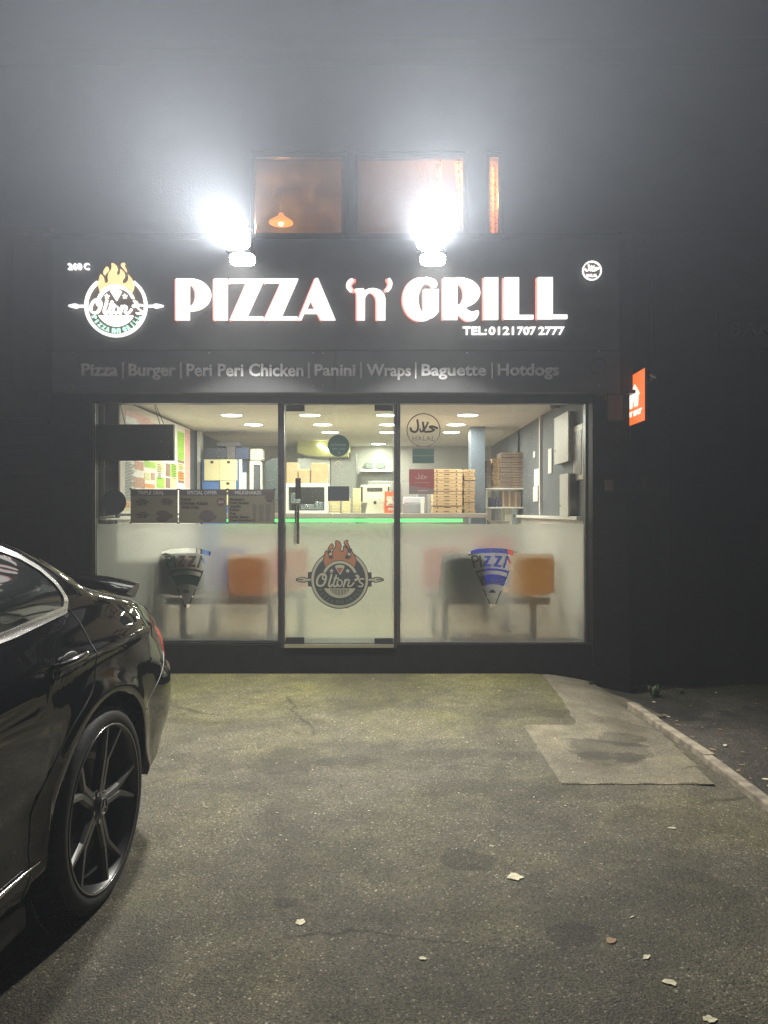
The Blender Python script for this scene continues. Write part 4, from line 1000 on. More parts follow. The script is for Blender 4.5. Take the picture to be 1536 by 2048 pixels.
# pizza box stacks
def pizza_boxes(px0, px1, Y, z0, top, dep, h, m, lab, grp, vents=True, vent_m=None):
    pb = thing('pizza_box', lab, 'pizza box', (0,0,0), grp)
    w = PX(px1,Y)-PX(px0,Y)
    put('box_body', bx(nb(), -w/2, w/2, 0, dep, 0.001, h-0.0015, 0.003, 1), m, pb)
    b = nb(); bx(b, -w*0.12, w*0.06, -0.0025, 0, h*0.45, h*0.62)
    if vents:
        for s in (-0.36, 0.30): cyl(b, (w*s, -0.0028, h*0.5), (w*s, 0.0005, h*0.5), 0.009, seg=10)
    put('vent_holes' if vents else 'tuck_flap', b, vent_m or M['black'], pb)
    z = z0; k = 0
    while z+h <= top+h*0.5:
        o = pb if k == 0 else copy_tree(pb)
        o.location = ((PX(px0,Y)+PX(px1,Y))/2+random.uniform(-.006,.006), Y+random.uniform(-.006,.006), z); o.rotation_euler.z = random.uniform(-0.02, 0.02)
        z += h; k += 1
pizza_boxes(866, 925, 9.22, TOP, PZ(938,9.22), 0.36, 0.044, M['card'], 'brown pizza box with round vents in the tall counter stack', 'counter stack of brown pizza boxes')
pizza_boxes(928, 950, 9.3, TOP, PZ(938,9.3), 0.36, 0.044, M['card'], 'brown pizza box in the second counter stack against the dark column', 'brown pizza boxes beside the dark column', False)
# shelf unit at the right with dark and pale boxes
Y = 9.95
su = thing('shelf_unit', 'white corner shelf unit behind the right window holding dark pizza boxes', 'shelf', (PX(1015,Y), Y+0.2, FLOORZ))
for (c, nm) in ((976, 'shelf'), (1014, 'shelf')):
    b = nb(); bx(b, PX(971,Y), PX(1066,Y), Y, Y+0.42, PZ(c+3,Y), PZ(c,Y), 0.005); put(nm, b, M['white'], su)
b = nb(); bx(b, PX(971,Y), PX(975,Y), Y+0.02, Y+0.42, PZ(1014,Y)+0.001, PZ(979,Y)-0.001); bx(b, PX(971,Y), PX(975,Y), Y+0.02, Y+0.42, FLOORZ, PZ(1017,Y)-0.001); bx(b, PX(1012,Y), PX(1026,Y), Y+0.1, Y+0.4, FLOORZ, PZ(1017,Y)-0.001)
put('upright', b, M['cream'], su)
pizza_boxes(1001, 1064, 9.98, PZ(976,Y)+0.002, PZ(904,9.98), 0.36, 0.033, M['card2'], 'dark brown pizza box in the large stack on the white corner shelf', 'dark pizza boxes on the corner shelf', False, M['card'])
pizza_boxes(985, 1000, 10.05, PZ(976,Y)+0.002, PZ(914,10.05), 0.3, 0.036, M['card'], 'narrow tan box in the slim stack beside the dark boxes on the shelf', 'narrow tan boxes on the corner shelf', False)
pizza_boxes(973, 983, 10.0, PZ(976,Y)+0.002, PZ(920,10.0), 0.3, 0.04, M['card2'], 'narrow dark box in the slimmest stack at the shelf end', 'narrow dark boxes on the corner shelf', False)
for k in range(9):
    a = 1006+k*4.2
    b = bx(nb(), PX(a,Y), PX(a+3.7,Y), Y+0.05, Y+0.34, PZ(1014,Y)+0.002, PZ(982,Y)); solo('folded_box', b, M['card2'] if k % 3 else M['card'], 'folded brown box standing on edge on the lower corner shelf', 'folded box', 'folded boxes on the lower shelf')
for k in range(4):
    a = 979+k*6.5
    b = bx(nb(), PX(a,Y), PX(a+5.5,Y), Y+0.04, Y+0.15, PZ(1014,Y)+0.002, PZ(994+(k % 2)*3,Y), 0.006); solo('sauce_pack', b, mat('dark_blue_pack_%d' % k, (0.04,0.045,0.09), 0.4), 'dark blue pack on the lower corner shelf', 'pack', 'dark blue packs on the lower shelf')
tbox('steel_pan', 978, 1000, 1041, 9.7, 0.2, M['steel'], 'steel pan low behind the counter end', 'pan', z0=1.2)
tbox('steel_pan', 1003, 1020, 1042, 9.72, 0.2, M['steel'], 'second dark pan beside the steel pan behind the counter end', 'pan', z0=1.2)
# things behind the left window
Y = 10.3
fr = thing('blue_fridge', 'blue drinks fridge with cream price cards behind the left window', 'fridge', (PX(440,Y), Y+0.3, FLOORZ))
put('fridge_body', bx(nb(), PX(404,Y), PX(478,Y), Y, Y+0.6, FLOORZ, PZ(919,Y), 0.01), mat('fridge_blue', (0.06,0.16,0.42), 0.4), fr)
for (a, c, d, e) in ((409,440,919,961),(440.6,475,919,961),(441,472,961.6,980),(441,472,981,1010)):
    b = bx(nb(), PX(a,Y), PX(c,Y), Y-0.02, Y-0.002, PZ(e,Y), PZ(d,Y), 0.003); q = put('price_card', b, mat('yellowed_card_%d%d' % (a, d), (0.66,0.62,0.36), 0.6), fr)
    m_ = (a+c)/2
    put('card_mark', bx(nb(), PX(m_-3,Y), PX(m_+3,Y), Y-0.022, Y-0.0203, PZ(d+8,Y), PZ(d+3,Y)), M['frame'], q)
fd = thing('white_door', 'white framed half glazed doors standing behind the left window', 'door', (PX(500,Y), Y, FLOORZ))
b = nb()
for (a, c, d, e) in ((478.5,484,919,1045),(500,507,922,1045),(521.5,524,925,1045),(507,521.5,922,930)): bx(b, PX(a,Y), PX(c,Y), Y-0.02, Y+0.03, PZ(e,Y), PZ(d,Y), 0.003)
put('door_frame', b, M['cream'], fd)
put('dark_panel', bx(nb(), PX(507.2,Y), PX(521.3,Y), Y, Y+0.01, PZ(1044,Y), PZ(930.2,Y)), mat('dark_glass_panel', (0.08,0.09,0.1), 0.3), fd)
put('pale_panel', bx(nb(), PX(484.2,Y), PX(493,Y), Y, Y+0.01, PZ(1044,Y), PZ(945,Y)), mat('pale_blue_panel', (0.45,0.52,0.6), 0.4), fd)
for k, (a, c, d, e, col, lab) in enumerate(((410,452,896,917.5,(0.05,0.06,0.09),'low dark carton at the left on top of the blue fridge'),(453,470,893,917.5,(0.12,0.11,0.12),'dark printed carton in the middle on top of the blue fridge'),(471,498,895,917.5,(0.05,0.07,0.14),'navy carton at the right on top of the blue fridge'))):
    tbox('carton', a, c, d, 10.35, 0.3, mat('carton_%d' % k, col, 0.7), lab, 'carton', 'dark cartons on the fridge', py1=918.2)
tbox('carton', 433, 480, 884, 10.36, 0.28, mat('carton_top', (0.1,0.1,0.115), 0.7), 'widest dark carton on top of the other cartons over the blue fridge', 'carton', 'dark cartons on the fridge', py1=892.5)
b = nb(); bx(b, PX(499,Y), PX(525,Y), Y, Y+0.2, PZ(921,Y), PZ(897,Y), 0.03, 3)
solo('plastic_bag', b, mat('crumpled_bag', (0.5,0.48,0.4), 0.2, bump=(30, 1.0)), 'crumpled clear bag lying on top of the white framed doors', 'bag')
b = nb(); prism(b, [(528,1000),(528,925),(545,917),(562,914),(562,1000)], lambda a, c, d: (PX(a,10.5), d, PZ(c,10.5)), 10.5, 10.9)
solo('oven', b, mat('dark_green_enamel', (0.06,0.08,0.08), 0.4), 'dark green oven hood at the back beside the door frame', 'oven')
# kitchen hood with a tube light
Y = 11.9
hd = thing('extraction_hood', 'steel canopy hood lit yellow by a tube light, at the back of the kitchen', 'extraction hood', (PX(645,Y), Y, PZ(912,Y)))
b = nb(); prism(b, [(595,882),(595,905),(612,910),(640,913),(696,913),(696,882)], lambda a, c, d: (PX(a,Y), d, PZ(c,Y)), Y, Y+0.9)
put('hood_canopy', b, mat('yellow_lit_steel', (0.62,0.62,0.25), 0.45, noise=((0.55,0.52,0.25), 3, .3, .7)), hd)  # yellow of the tube light is put into the steel colour
b = nb(); cyl(b, (PX(637,Y), Y-0.03, PZ(889,Y)), (PX(658,Y), Y-0.03, PZ(903,Y)), 0.028); put('tube_light', b, glow('tube_yellow', (1.0,0.93,0.6), 6, False), hd, True)
b = nb(); bx(b, PX(595,12.3), PX(660,12.3), 12.3, 12.8, 1.0, PZ(914,12.3)-0.02); solo('cooking_range', b, M['steel'], 'dull steel cooking range under the hood', 'cooker')
b = nb(); bx(b, PX(661,12.2), PX(712,12.2), 12.2, 12.85, FLOORZ, PZ(905,12.2), 0.01)
solo('fridge', b, mat('grey_steel', (0.28,0.28,0.27), 0.4, 0.6), 'tall grey steel fridge at the back, seen through the door glass', 'fridge')
for (a, c, lab) in ((731,746,'left dark notice of the pair on the kitchen back wall'),(753,768,'right dark notice of the pair on the kitchen back wall')):
    b = nb(); bx(b, PX(a,12.8), PX(c,12.8), 12.8, 12.89, PZ(936,12.8), PZ(925,12.8)); o = solo('wall_notice', b, mat('notice_%d' % a, (0.14,0.17,0.15), 0.6), lab, 'notice', 'notices on the kitchen wall')
b = nb(); bx(b, PX(722,12.6), PX(785,12.6), 12.6, 12.88, PZ(943,12.6), PZ(938,12.6)); solo('wall_shelf', b, M['white'], 'white shelf under the pair of notices at the back', 'shelf')
b = nb(); bx(b, PX(800,12.4), PX(940,12.4), 12.4, 12.88, FLOORZ, PZ(962,12.4), 0.01); solo('prep_table', b, M['steel'], 'long steel worktop along the back wall behind the box stacks', 'worktop')
b = nb(); bx(b, PX(735,11.9), PX(800,11.9), 11.9, 12.3, 1.05, PZ(962,11.9), 0.01); solo('steel_cabinet', b, M['steel'], 'dull steel cabinet behind the till', 'cabinet')

# wall menu on the left wall --------------------------------------------
XL = LW+0.045
def lw(px): return FPX*(-XL)/(768.0-px)
wm = thing('wall_menu', 'big colourful printed menu covering the left inside wall', 'menu', (XL, 8.7, 1.37))
y0, y1 = lw(238), lw(380)
put('menu_sheet', bx(nb(), LW+0.005, XL, y0, y1, 1.385, 2.47), bounce('menu_paper', (0.72,0.68,0.6), 0.0), wm)
cols = {'green': (0.33,0.58,0.06), 'pink': (0.75,0.42,0.38), 'brown': (0.27,0.17,0.14), 'orange': (0.7,0.3,0.08), 'white': (0.78,0.8,0.78), 'yellow': (0.68,0.66,0.35), 'meat': (0.5,0.28,0.18)}
cm = {k: mat('print_'+k, v, 0.5, noise=(tuple(x*0.75 for x in v), 30, .4, .62)) for k, v in cols.items()}
def zf(py, px): return PZ(py, lw(px))
blocks = [('white',246,276,922,1000),('meat',268,287,923,940),('meat',266,289,955,976),('green',289,311,923,936),('green',313,329,955,976),('yellow',311,328,924,944),('brown',331,340,927,953),('brown',331,340,956,976),('green',341,353,928,954),('yellow',341,353,956,976),
          ('green',355,368,864,920),('yellow',355,368,927,940),('orange',355,368,944,960),('pink',370,379,860,976),('orange',289,309,968,976),('yellow',289,300,946,960),('meat',302,309,946,960),('brown',355,368,921,926),('pink',250,300,828,846),('white',250,275,835,848),('pink',292,318,845,850),('brown',356,368,961,966),('orange',246,259,1004,1015),('yellow',246,259,1017,1022),
          ('green',262,300,990,1010),('yellow',300,340,985,1012),('brown',342,352,980,1012)]
for k, (cname, a, c, d, e) in enumerate(blocks):
    pm = (a+c)/2; b = nb(); bx(b, XL+0.0006, XL+0.002+0.0001*k, lw(a), lw(c), max(1.39, zf(e, pm)), min(2.46, zf(d, pm)))
    put('printed_block', b, cm[cname], wm)
# faint rows of text
b = nb()
for k in range(26):
    d = 925+k*3.0; bx(b, XL+0.006, XL+0.007, lw(249), lw(262+5*((k*7) % 4)/2), zf(d+1.1, 258), zf(d, 258))
for a in (313, 342, 356):
    for k in range(9): bx(b, XL+0.006, XL+0.007, lw(a+1), lw(a+8+(k % 3)), zf(930+k*3.4, a+5), zf(929+k*3.4, a+5))
put('printed_text', b, M['frame'], wm)
# right wall: cabinets, pictures, papers
XR = RW-0.005
def rw(px, x=XR): return FPX*x/(px-768.0)
def wallbox(name, pxa, pxb, pya, pyb, th, m, label, cat, side_m=None):
    """box on the right wall; pxa..pxb = its room-side face as seen, thickness th"""
    x = XR-th; ya, yb_ = rw(pxb, x), rw(pxa, x); pm = rw((pxa+pxb)/2, x)
    b = nb(); bx(b, x, XR, ya, yb_, PZ(pyb, pm), PZ(pya, pm), 0.004)
    return solo(name, b, m, label, cat)
def cabinet(pxa, pxb, pxc, pya, pyb, label):
    """white door facing the street, darker carcass running back to the wall"""
    Y = 8.0 if pya < 900 else 8.3
    c = thing('wall_cabinet', label, 'cabinet', (PX(pxa,Y), Y, PZ(pyb,Y)))
    put('cabinet_door', bx(nb(), PX(pxa,Y), PX(pxb,Y), Y, Y+0.02, PZ(pyb,Y), PZ(pya,Y), 0.003), M['white'], c)
    return c
# high meter cupboard: pale door faces the room, dark side faces the street
def cupboard(xf, Y0, Y1, z0, z1, label):
    c = thing('wall_cupboard', label, 'cupboard', (XR, (Y0+Y1)/2, z0))
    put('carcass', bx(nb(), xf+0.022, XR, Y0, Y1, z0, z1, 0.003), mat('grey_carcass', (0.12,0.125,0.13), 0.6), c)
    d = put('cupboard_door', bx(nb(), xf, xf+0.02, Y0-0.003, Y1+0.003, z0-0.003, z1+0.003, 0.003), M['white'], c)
    b = nb(); cyl(b, (xf-0.012, Y1-0.05, (z0+z1)/2-0.1), (xf, Y1-0.05, (z0+z1)/2-0.1), 0.01, seg=10); put('door_knob', b, M['chrome'], d)
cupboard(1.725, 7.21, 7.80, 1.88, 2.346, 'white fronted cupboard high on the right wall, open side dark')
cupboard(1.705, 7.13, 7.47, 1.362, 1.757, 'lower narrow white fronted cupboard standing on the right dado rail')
pf = thing('picture_frame', 'tall framed picture on the right inside wall by the glass', 'picture', (XR, rw(1160), PZ(958,rw(1160))))
ya, yb_ = rw(1170), rw(1151); pm = (ya+yb_)/2
put('frame', bx(nb(), XR-0.02, XR, ya, yb_, PZ(960,pm), PZ(850,pm), 0.003), M['cream'], pf)
put('print', bx(nb(), XR-0.024, XR-0.0205, ya+0.035, yb_-0.035, PZ(950,pm), PZ(862,pm)), mat('dark_print', (0.12,0.11,0.11), 0.4, noise=((0.45,0.33,0.27), 7, .5, .62)), pf)
for (a, c, d, e, lab) in ((1068,1077,938,972,'upper of two white notices pinned on the far right wall'),(1066,1075,973,1003,'lower of two white notices pinned on the far right wall'),(1096,1103,897,947,'tall white notice by the vertical trunking'),(1066,1070,903,915,'smallest white card on the far right wall')):
    wallbox('wall_notice', a, c, d, e, 0.006, bounce('paper_%d_%d' % (a, d), (0.72,0.71,0.68), 0.0), lab, 'notice')
# dark returns just inside the left glass and the hanging display
b = nb(); bx(b, PX(190,YG), PX(239,6.95), 6.93, 6.97, PZ(1036,6.95), PZ(804,6.95)+0.05)
solo('blind', b, M['backing'], 'dark panel standing inside the left edge of the left window', 'panel')
hs_ = thing('hanging_display', 'flat black display hung by cords behind the left window', 'display', (PX(290,6.85), 6.86, PZ(921,6.85)))
put('display_case', bx(nb(), PX(200,6.85), PX(347,6.85), 6.85, 6.90, PZ(921,6.85), PZ(848.5,6.85), 0.004), M['backing'], hs_)
for a0, a1 in ((312,326),(310,318),(243,248)):
    b = nb(); tube(b, [(PX(a0,6.9),6.88,2.36),(PX((a0+a1)/2+1,6.9),6.88,2.28),(PX(a1,6.85),6.88,PZ(848,6.85))], 0.003, 6); put('cord', b, M['black'], hs_, True)
# ---- seating behind the film -------------------------------------------
def shell_bm():
    """plastic shell seat, seen from behind: back edge towards -y. origin under seat centre"""
    prof = [(-0.20,0.0),(-0.12,-0.015),(0.0,-0.02),(0.12,-0.012),(0.19,0.012),(0.215,0.06),(0.225,0.14),(0.24,0.24),(0.255,0.33),(0.262,0.37)]   # (toward back, height)
    b = nb(); P = crom(prof, 4, closed=False); G = []; nn = 14
    for j, (bk, h) in enumerate(P):
        t = j/(len(P)-1); row = []
        if t < 0.08: w = 0.17+0.04*(t/0.08)
        elif t < 0.5: w = 0.21
        else: w = 0.20-0.02*(t-0.5)
        if t > 0.86: w *= math.sqrt(max(0.0, 1-((t-0.86)/0.14)**2*0.55))
        for i in range(nn+1):
            s = -1+2*i/nn; up = 0.03*abs(s)**3*(1 if t < 0.55 else 0.3); fw = 0.035*abs(s)**2.5*(1 if t > 0.45 else 0)
            row.append(b.verts.new((w*s, -(bk-fw), h+up)))
        G.append(row)
    for j in range(len(G)-1):
        for i in range(nn): b.faces.new((G[j][i], G[j][i+1], G[j+1][i+1], G[j+1][i]))
    bmesh.ops.recalc_face_normals(b, faces=b.faces[:])
    bmesh.ops.solidify(b, geom=b.faces[:], thickness=0.008)
    return b
seatc = {'green': bounce('seat_green', (0.012,0.055,0.042), 0.3, 0.4), 'orange': bounce('seat_orange', (0.85,0.44,0.035), 0.45, 0.4), 'amber': bounce('seat_amber', (0.92,0.58,0.035), 0.48, 0.4), 'blue': bounce('seat_blue', (0.04,0.12,0.8), 0.4, 0.4), 'red': bounce('seat_red', (0.85,0.05,0.04), 0.4, 0.4)}
def bench(xs, cols_, Y, label, flip=False, zs=0.66, legs=None, dz=0.0):
    z = FLOORZ
    t = thing('beam_seat', label, 'bench', (sum(xs)/len(xs), Y, z), 'rows of coloured shell seats')
    x0, x1 = min(xs)-0.18, max(xs)+0.2
    put('beam', bx(nb(), x0, x1, Y-0.03, Y+0.03, 0.56+dz, 0.62+dz, 0.004), M['black'], t)
    for lx in (legs or (x0+0.08, x1-0.06)):
        b = nb(); bx(b, lx-0.028, lx+0.028, Y-0.02, Y+0.02, z+0.03, 0.559+dz); bx(b, lx-0.03, lx+0.03, Y-0.22, Y+0.22, z, z+0.029, 0.004); put('leg', b, M['black'], t)
    for x, c in zip(xs, cols_):
        b = shell_bm()
        if flip: bmesh.ops.rotate(b, verts=b.verts[:], matrix=Matrix.Rotation(math.pi, 3, 'Z'))
        bmesh.ops.translate(b, verts=b.verts[:], vec=(x, Y, zs+dz)); s = put('seat', b, seatc[c], t, True, label=c+' plastic shell seat')
        b = nb(); bx(b, x-0.03, x+0.03, Y-0.04, Y+0.04, 0.621+dz, zs+dz-0.022); put('seat_bracket', b, M['black'], t)
Yb = 7.02
bench([PX(374,Yb), PX(508,Yb)], ['green','orange'], Yb, 'two seat row with a dark green and an orange shell, behind the left window', legs=[PX(366,Yb), PX(541,Yb)])
bench([PX(921,Yb), PX(1056,Yb)], ['green','amber'], Yb, 'two seat row with a dark green and an amber shell, behind the right window', legs=[PX(890,Yb), PX(1066,Yb)])
bench([PX(447,7.55), PX(574,7.55)], ['blue','red'], 7.55, 'two seat row with a blue and a red shell, deeper in behind the left window', True)
bench([PX(888,7.6), PX(985,7.6)], ['red','blue'], 7.6, 'two seat row with a red and a blue shell, deeper in behind the right window', True)
bench([PX(985,8.6)], ['red'], 8.6, 'single red shell seat nearest the counter, behind the right window', False, zs=0.74)
b = nb(); bx(b, PX(207,7.1), PX(302,7.1), 7.1, 7.6, FLOORZ, PZ(1126,7.1), 0.02)
solo('drinks_chiller', b, mat('dark_grey_chiller', (0.07,0.075,0.075), 0.5), 'dark grey low chiller blurred behind the film of the left window', 'chiller')
b = nb(); cyl(b, (PX(222,7.0), 7.0, PZ(1120,7.0)), (PX(222,7.0), 7.0, PZ(1044,7.0)), 0.03); solo('post', b, M['frame'], 'dark upright post blurred behind the film at the left of the left window', 'post')
b = nb(); bx(b, PX(1125,7.6), PX(1148,7.6), 7.6, 7.7, FLOORZ, PZ(1105,7.6), 0.02); solo('waste_bin', b, mat('grey_bin', (0.25,0.25,0.24), 0.5), 'slim grey bin blurred behind the right end of the right window', 'bin')
# white marker-like closer on the left window, and small studs
b = nb(); cyl(b, (PX(190.5,6.8), 6.8, PZ(1037.5,6.8)), (PX(229,6.8), 6.8, PZ(1032,6.8)), 0.009, seg=12); solo('white_bar', b, M['white'], 'thin white bar at the low left inside of the left window', 'bar')

# ================================================================== STICKERS AND POSTERS ON THE GLASS
YK = YG-0.0035
dk = bounce('sticker_back', (0.03,0.035,0.04), 0.02)
def disc_px(cx, cy_, r, Y, d0, d1, res=1.0): return sdf_px(s_circ(cx, cy_, r), (cx-r-1, cx+r+1, cy_-r-1, cy_+r+1), res, Y, d0, d1)
def sticker(name, label, loc_px):
    return thing(name, label, 'sticker' if 'sticker' in name else 'poster', (PX(loc_px[0],YG), YK, PZ(loc_px[1],YG)), 'stickers and posters on the shopfront glass')
t = sticker('window_sticker', 'plain dark round sticker at the lower left corner of the left window', (227,1030))
put('vinyl', disc_px(227.5, 1004.5, 25.2, YG, YK, YK+0.002), dk, t)
t = sticker('window_sticker', 'dark green round sticker reading collection this way on the door glass', (677,912))
put('vinyl', disc_px(677, 891.5, 21.8, YD, YK, YK+0.002), bounce('green_sticker', (0.04,0.085,0.07), 0.12), t)
lt = mat('sticker_grey_print', (0.16,0.2,0.18), 0.6)
b = nb(); text_bm(b, 'collection', 662, 692, 886, 892, front(YD), YK-0.0015, YK-0.0002, 0.01); text_bm(b, 'this way', 664, 691, 895, 901, front(YD), YK-0.0015, YK-0.0002, 0.01)
b2 = s_curve([(679,903),(677,906),(680,908)], 0.7, n=3); sdf_px(b2, (670,686,900,912), 0.5, YD, YK-0.0015, YK-0.0002, b); put('lettering', b, lt, t)
t = sticker('window_sticker', 'tiny round cream emblem sticker just under the green round one', (676,932))
put('vinyl', disc_px(676.5, 927.5, 5.6, YD, YK, YK+0.002, 0.6), bounce('cream_vinyl', (0.8,0.78,0.68), 0.4), t)
put('emblem', sdf_px(SUB(s_circ(676.5,927.5,3.4), s_circ(676.5,927.5,2.2)), (672,681,923,932), 0.4, YD, YK-0.0015, YK-0.0002), lt, t)
t = sticker('window_sticker', 'plain black rectangular sticker in the middle of the door glass', (677,1002))
put('vinyl', pbx(nb(), 655.5, 698.5, 972.5, 1002, YK, YK+0.002), dk, t)
t = sticker('window_sticker', 'round purple brown HALAL sticker at the top of the right window', (847,895))
hm = bounce('halal_print', (0.15,0.10,0.11), 0.12)
put('ring_and_script', sdf_px(U(SUB(s_circ(847,860.5,34), s_circ(847,860.5,32.1)), arabic(848,853,56)), (812,882,825,896), 0.55, YG, YK, YK+0.002), hm, t)
put('lettering', text_bm(nb(), 'HALAL', 825, 869, 872, 881.5, front(YG), YK, YK+0.002, 0.012, spacing=1.15), hm, t)
t = sticker('window_sticker', 'dark green rectangular sticker under the HALAL roundel', (846,927))
put('vinyl', pbx(nb(), 825, 868, 897, 926.5, YK, YK+0.002), bounce('dark_green_vinyl', (0.04,0.075,0.062), 0.12), t)
put('print_line', pbx(nb(), 826, 867, 911, 912, YK-0.001, YK-0.0002), lt, t)
t = sticker('window_sticker', 'maroon and grey halal certificate sticker on the right window', (843,988))
put('vinyl', pbx(nb(), 818, 868.5, 938.5, 988, YK, YK+0.002), bounce('maroon_vinyl', (0.24,0.07,0.065), 0.16), t)
put('grey_corner', sdf_px(s_poly([(818.5,971.5),(868,978),(868,987.5),(818.5,987.5)]), (818,869,970,988), 0.8, YG, YK-0.0012, YK-0.0002), bounce('grey_vinyl', (0.17,0.14,0.13), 0.12), t)
pk = mat('pink_print', (0.34,0.2,0.19), 0.6)
put('script', sdf_px(arabic(843,953,24), (828,858,942,964), 0.5, YG, YK-0.0012, YK-0.0002), pk, t)
b = nb(); pbx(b, 828, 858, 965, 966, YK-0.0012, YK-0.0002); pbx(b, 836, 856, 980, 982.5, YK-0.0014, YK-0.0013); disc_px(832, 981, 2.6, YG, YK-0.0014, YK-0.0013, 0.6)
put('print_line', b, pk, t)
# the three small posters
pbg = bounce('poster_back', (0.12,0.112,0.08), 0.2); phd = bounce('poster_head', (0.06,0.055,0.06), 0.1); pin = mat('poster_ink', (0.025,0.024,0.022), 0.7); pht = mat('poster_title', (0.24,0.23,0.23), 0.6); prd = bounce('poster_red', (0.055,0.04,0.035), 0.1)
def poster(a, c, title, label, side=0):
    t = sticker('window_poster', label, ((a+c)/2, 1046)); Yp = YG-0.006
    put('poster_sheet', pbx(nb(), a, c, 978.5, 1046, Yp, Yp+0.002), pbg, t)
    put('poster_header', pbx(nb(), a+0.3, c-0.3, 979, 991, Yp-0.0008, Yp-0.0001), phd, t)
    put('lettering', text_bm(nb(), title, (a+c)/2-33+side*2, (a+c)/2+20+side*12, 981.5, 989, front(Yp), Yp-0.0018, Yp-0.001, 0.03), pht, t)
    b = nb()
    for (u, v) in ((a,978.5),(c,978.5),(a,1046),(c,1046)): pbx(b, u-1.8, u+1.8, v-1.4, v+1.4, Yp-0.004, Yp-0.002)
    put('corner_clip', b, M['black'], t)
    return t, Yp
t, Yp = poster(261, 355.5, 'TRIPLE DEAL', 'first of three dark posters in the left window, headed TRIPLE DEAL')
b = nb()
for (w_, u, v, y0_, y1_) in (('Small',278,291,997,1000),('Three Pizza',271,297,1001.5,1004.5),('£10.99',275,293,1006,1010),('Medium',326,342,997,1000),('Three Pizza',321,347,1001.5,1004.5),('£14.99',325,343,1006,1010),('Large',279,292,1023,1026),('Three Pizza',271,298,1027.5,1030.5),('£17.99',275,293,1032,1036)):
    put('print', text_bm(nb(), w_, u, v, y0_, y1_, front(Yp), Yp-0.0018, Yp-0.0003, 0.02), pin, t)
put('pizza_picture', sdf_px(U(s_ell(326,1027,13,6), s_ell(334,1032,13,6), s_ell(325,1038,12,6)), (310,350,1018,1046), 0.8, YG, Yp-0.0015, Yp-0.0003), prd, t)
t, Yp = poster(358, 453.5, 'SPECIAL OFFER', 'middle of the three dark posters in the left window, headed SPECIAL OFFER', 0.7)
b = nb(); text_bm(b, 'Donner', 362, 383, 995.5, 1001, front(Yp), Yp-0.0018, Yp-0.0003, 0.04); text_bm(b, 'Chicken Kebab', 362, 416, 1003.5, 1009, front(Yp), Yp-0.0018, Yp-0.0003, 0.04); text_bm(b, 'With Fries', 362, 398, 1011.5, 1017, front(Yp), Yp-0.0018, Yp-0.0003, 0.04)
put('print', b, pin, t)
put('price_badge', disc_px(442, 1003.5, 8, YG, Yp-0.0015, Yp-0.0003, 0.8), bounce('badge_red', (0.09,0.045,0.055), 0.12), t)
put('badge_lettering', text_bm(nb(), '£5.5', 437, 447, 1001, 1006.5, front(Yp), Yp-0.0024, Yp-0.0016, 0.03), pht, t)
put('kebab_picture', sdf_px(U(s_ell(416,1034,18,7), s_ell(414,1028,13,8), s_ell(416,1037,11,6)), (395,440,1018,1045), 0.8, YG, Yp-0.0015, Yp-0.0003), bounce('kebab_print', (0.07,0.055,0.065), 0.1), t)
t, Yp = poster(456, 549.5, 'MILKSHAKES', 'last of the three dark posters in the left window, headed MILKSHAKES')
b = nb()
for k, w_ in enumerate(('Maltesers','Fresh Banana','Vanilla','KitKat','Oreo','Kinder Bueno','Fresh Strawberry')):
    text_bm(b, w_, 459.5, 459.5+len(w_)*3.2, 995.5+k*7.1, 1000.5+k*7.1, front(Yp), Yp-0.0018, Yp-0.0003, 0.035)
put('print', b, pin, t)
put('price_badge', sdf_px(s_poly([(531,984),(548,984),(548,996),(543,1003),(536,1003),(531,996)]), (529,550,982,1005), 0.8, YG, Yp-0.0026, Yp-0.0019), prd, t)
put('glass_pictures', sdf_px(U(s_poly([(505,1008),(514,1008),(511,1041),(507,1041)]), s_poly([(517,1009),(528,1009),(526,1041),(519,1041)]), s_poly([(531,1008),(542,1008),(540,1041),(533,1041)])), (503,545,1005,1043), 0.8, YG, Yp-0.0015, Yp-0.0003), bounce('glass_print', (0.085,0.08,0.07), 0.2), t)

# the round emblem printed on the door
dl = thing('door_emblem', "round Olton's flame emblem with skewer forks, printed low on the door glass", 'emblem', (PX(679.6,YG), YK, PZ(1215,YG)))
dk_ = 0.1185; dcx, dcy = 679.6, 1159.0
def DE(f): return TR(f, dk_, dcx-727*dk_, dcy-797*dk_)
DBB = (588, 771, 1068, 1222)
e_dark = bounce('emblem_dark', (0.032,0.036,0.04), 0.1); e_out = bounce('emblem_outline', (0.018,0.02,0.016), 0.03)
e_cream = bounce('emblem_cream', (0.36,0.36,0.27), 0.3)
e_green = bounce('emblem_green', (0.09,0.12,0.08), 0.2)
e_fl = bpy.data.materials.new('emblem_flame_print'); e_fl = bounce('emblem_flame_print', (0.30,0.13,0.065), 0.25)
hub_ = U(s_box(205,250,690,900), s_box(1204,1249,690,900))
allf = U(s_circ(727,797,478), GROW(s_poly(fl+arcp), 0), E['flame'], E['forks'], hub_)
put('outline', sdf_px(DE(GROW(allf, 15)), DBB, 0.4, YD, YK-0.001, YK+0.0025), e_out, dl)
put('dark_disc', sdf_px(DE(U(s_circ(727,797,436), hub_)), DBB, 0.5, YD, YK-0.0018, YK-0.0012), e_dark, dl)
put('ring', sdf_px(DE(SUB(U(SUB(s_circ(727,797,478), s_circ(727,797,436)), E['forks']), GROW(E['flame'], 14))), DBB, 0.4, YD, YK-0.0024, YK-0.0014), e_cream, dl)
put('flame', sdf_px(DE(E['flame']), DBB, 0.4, YD, YK-0.0028, YK-0.002), e_fl, dl)
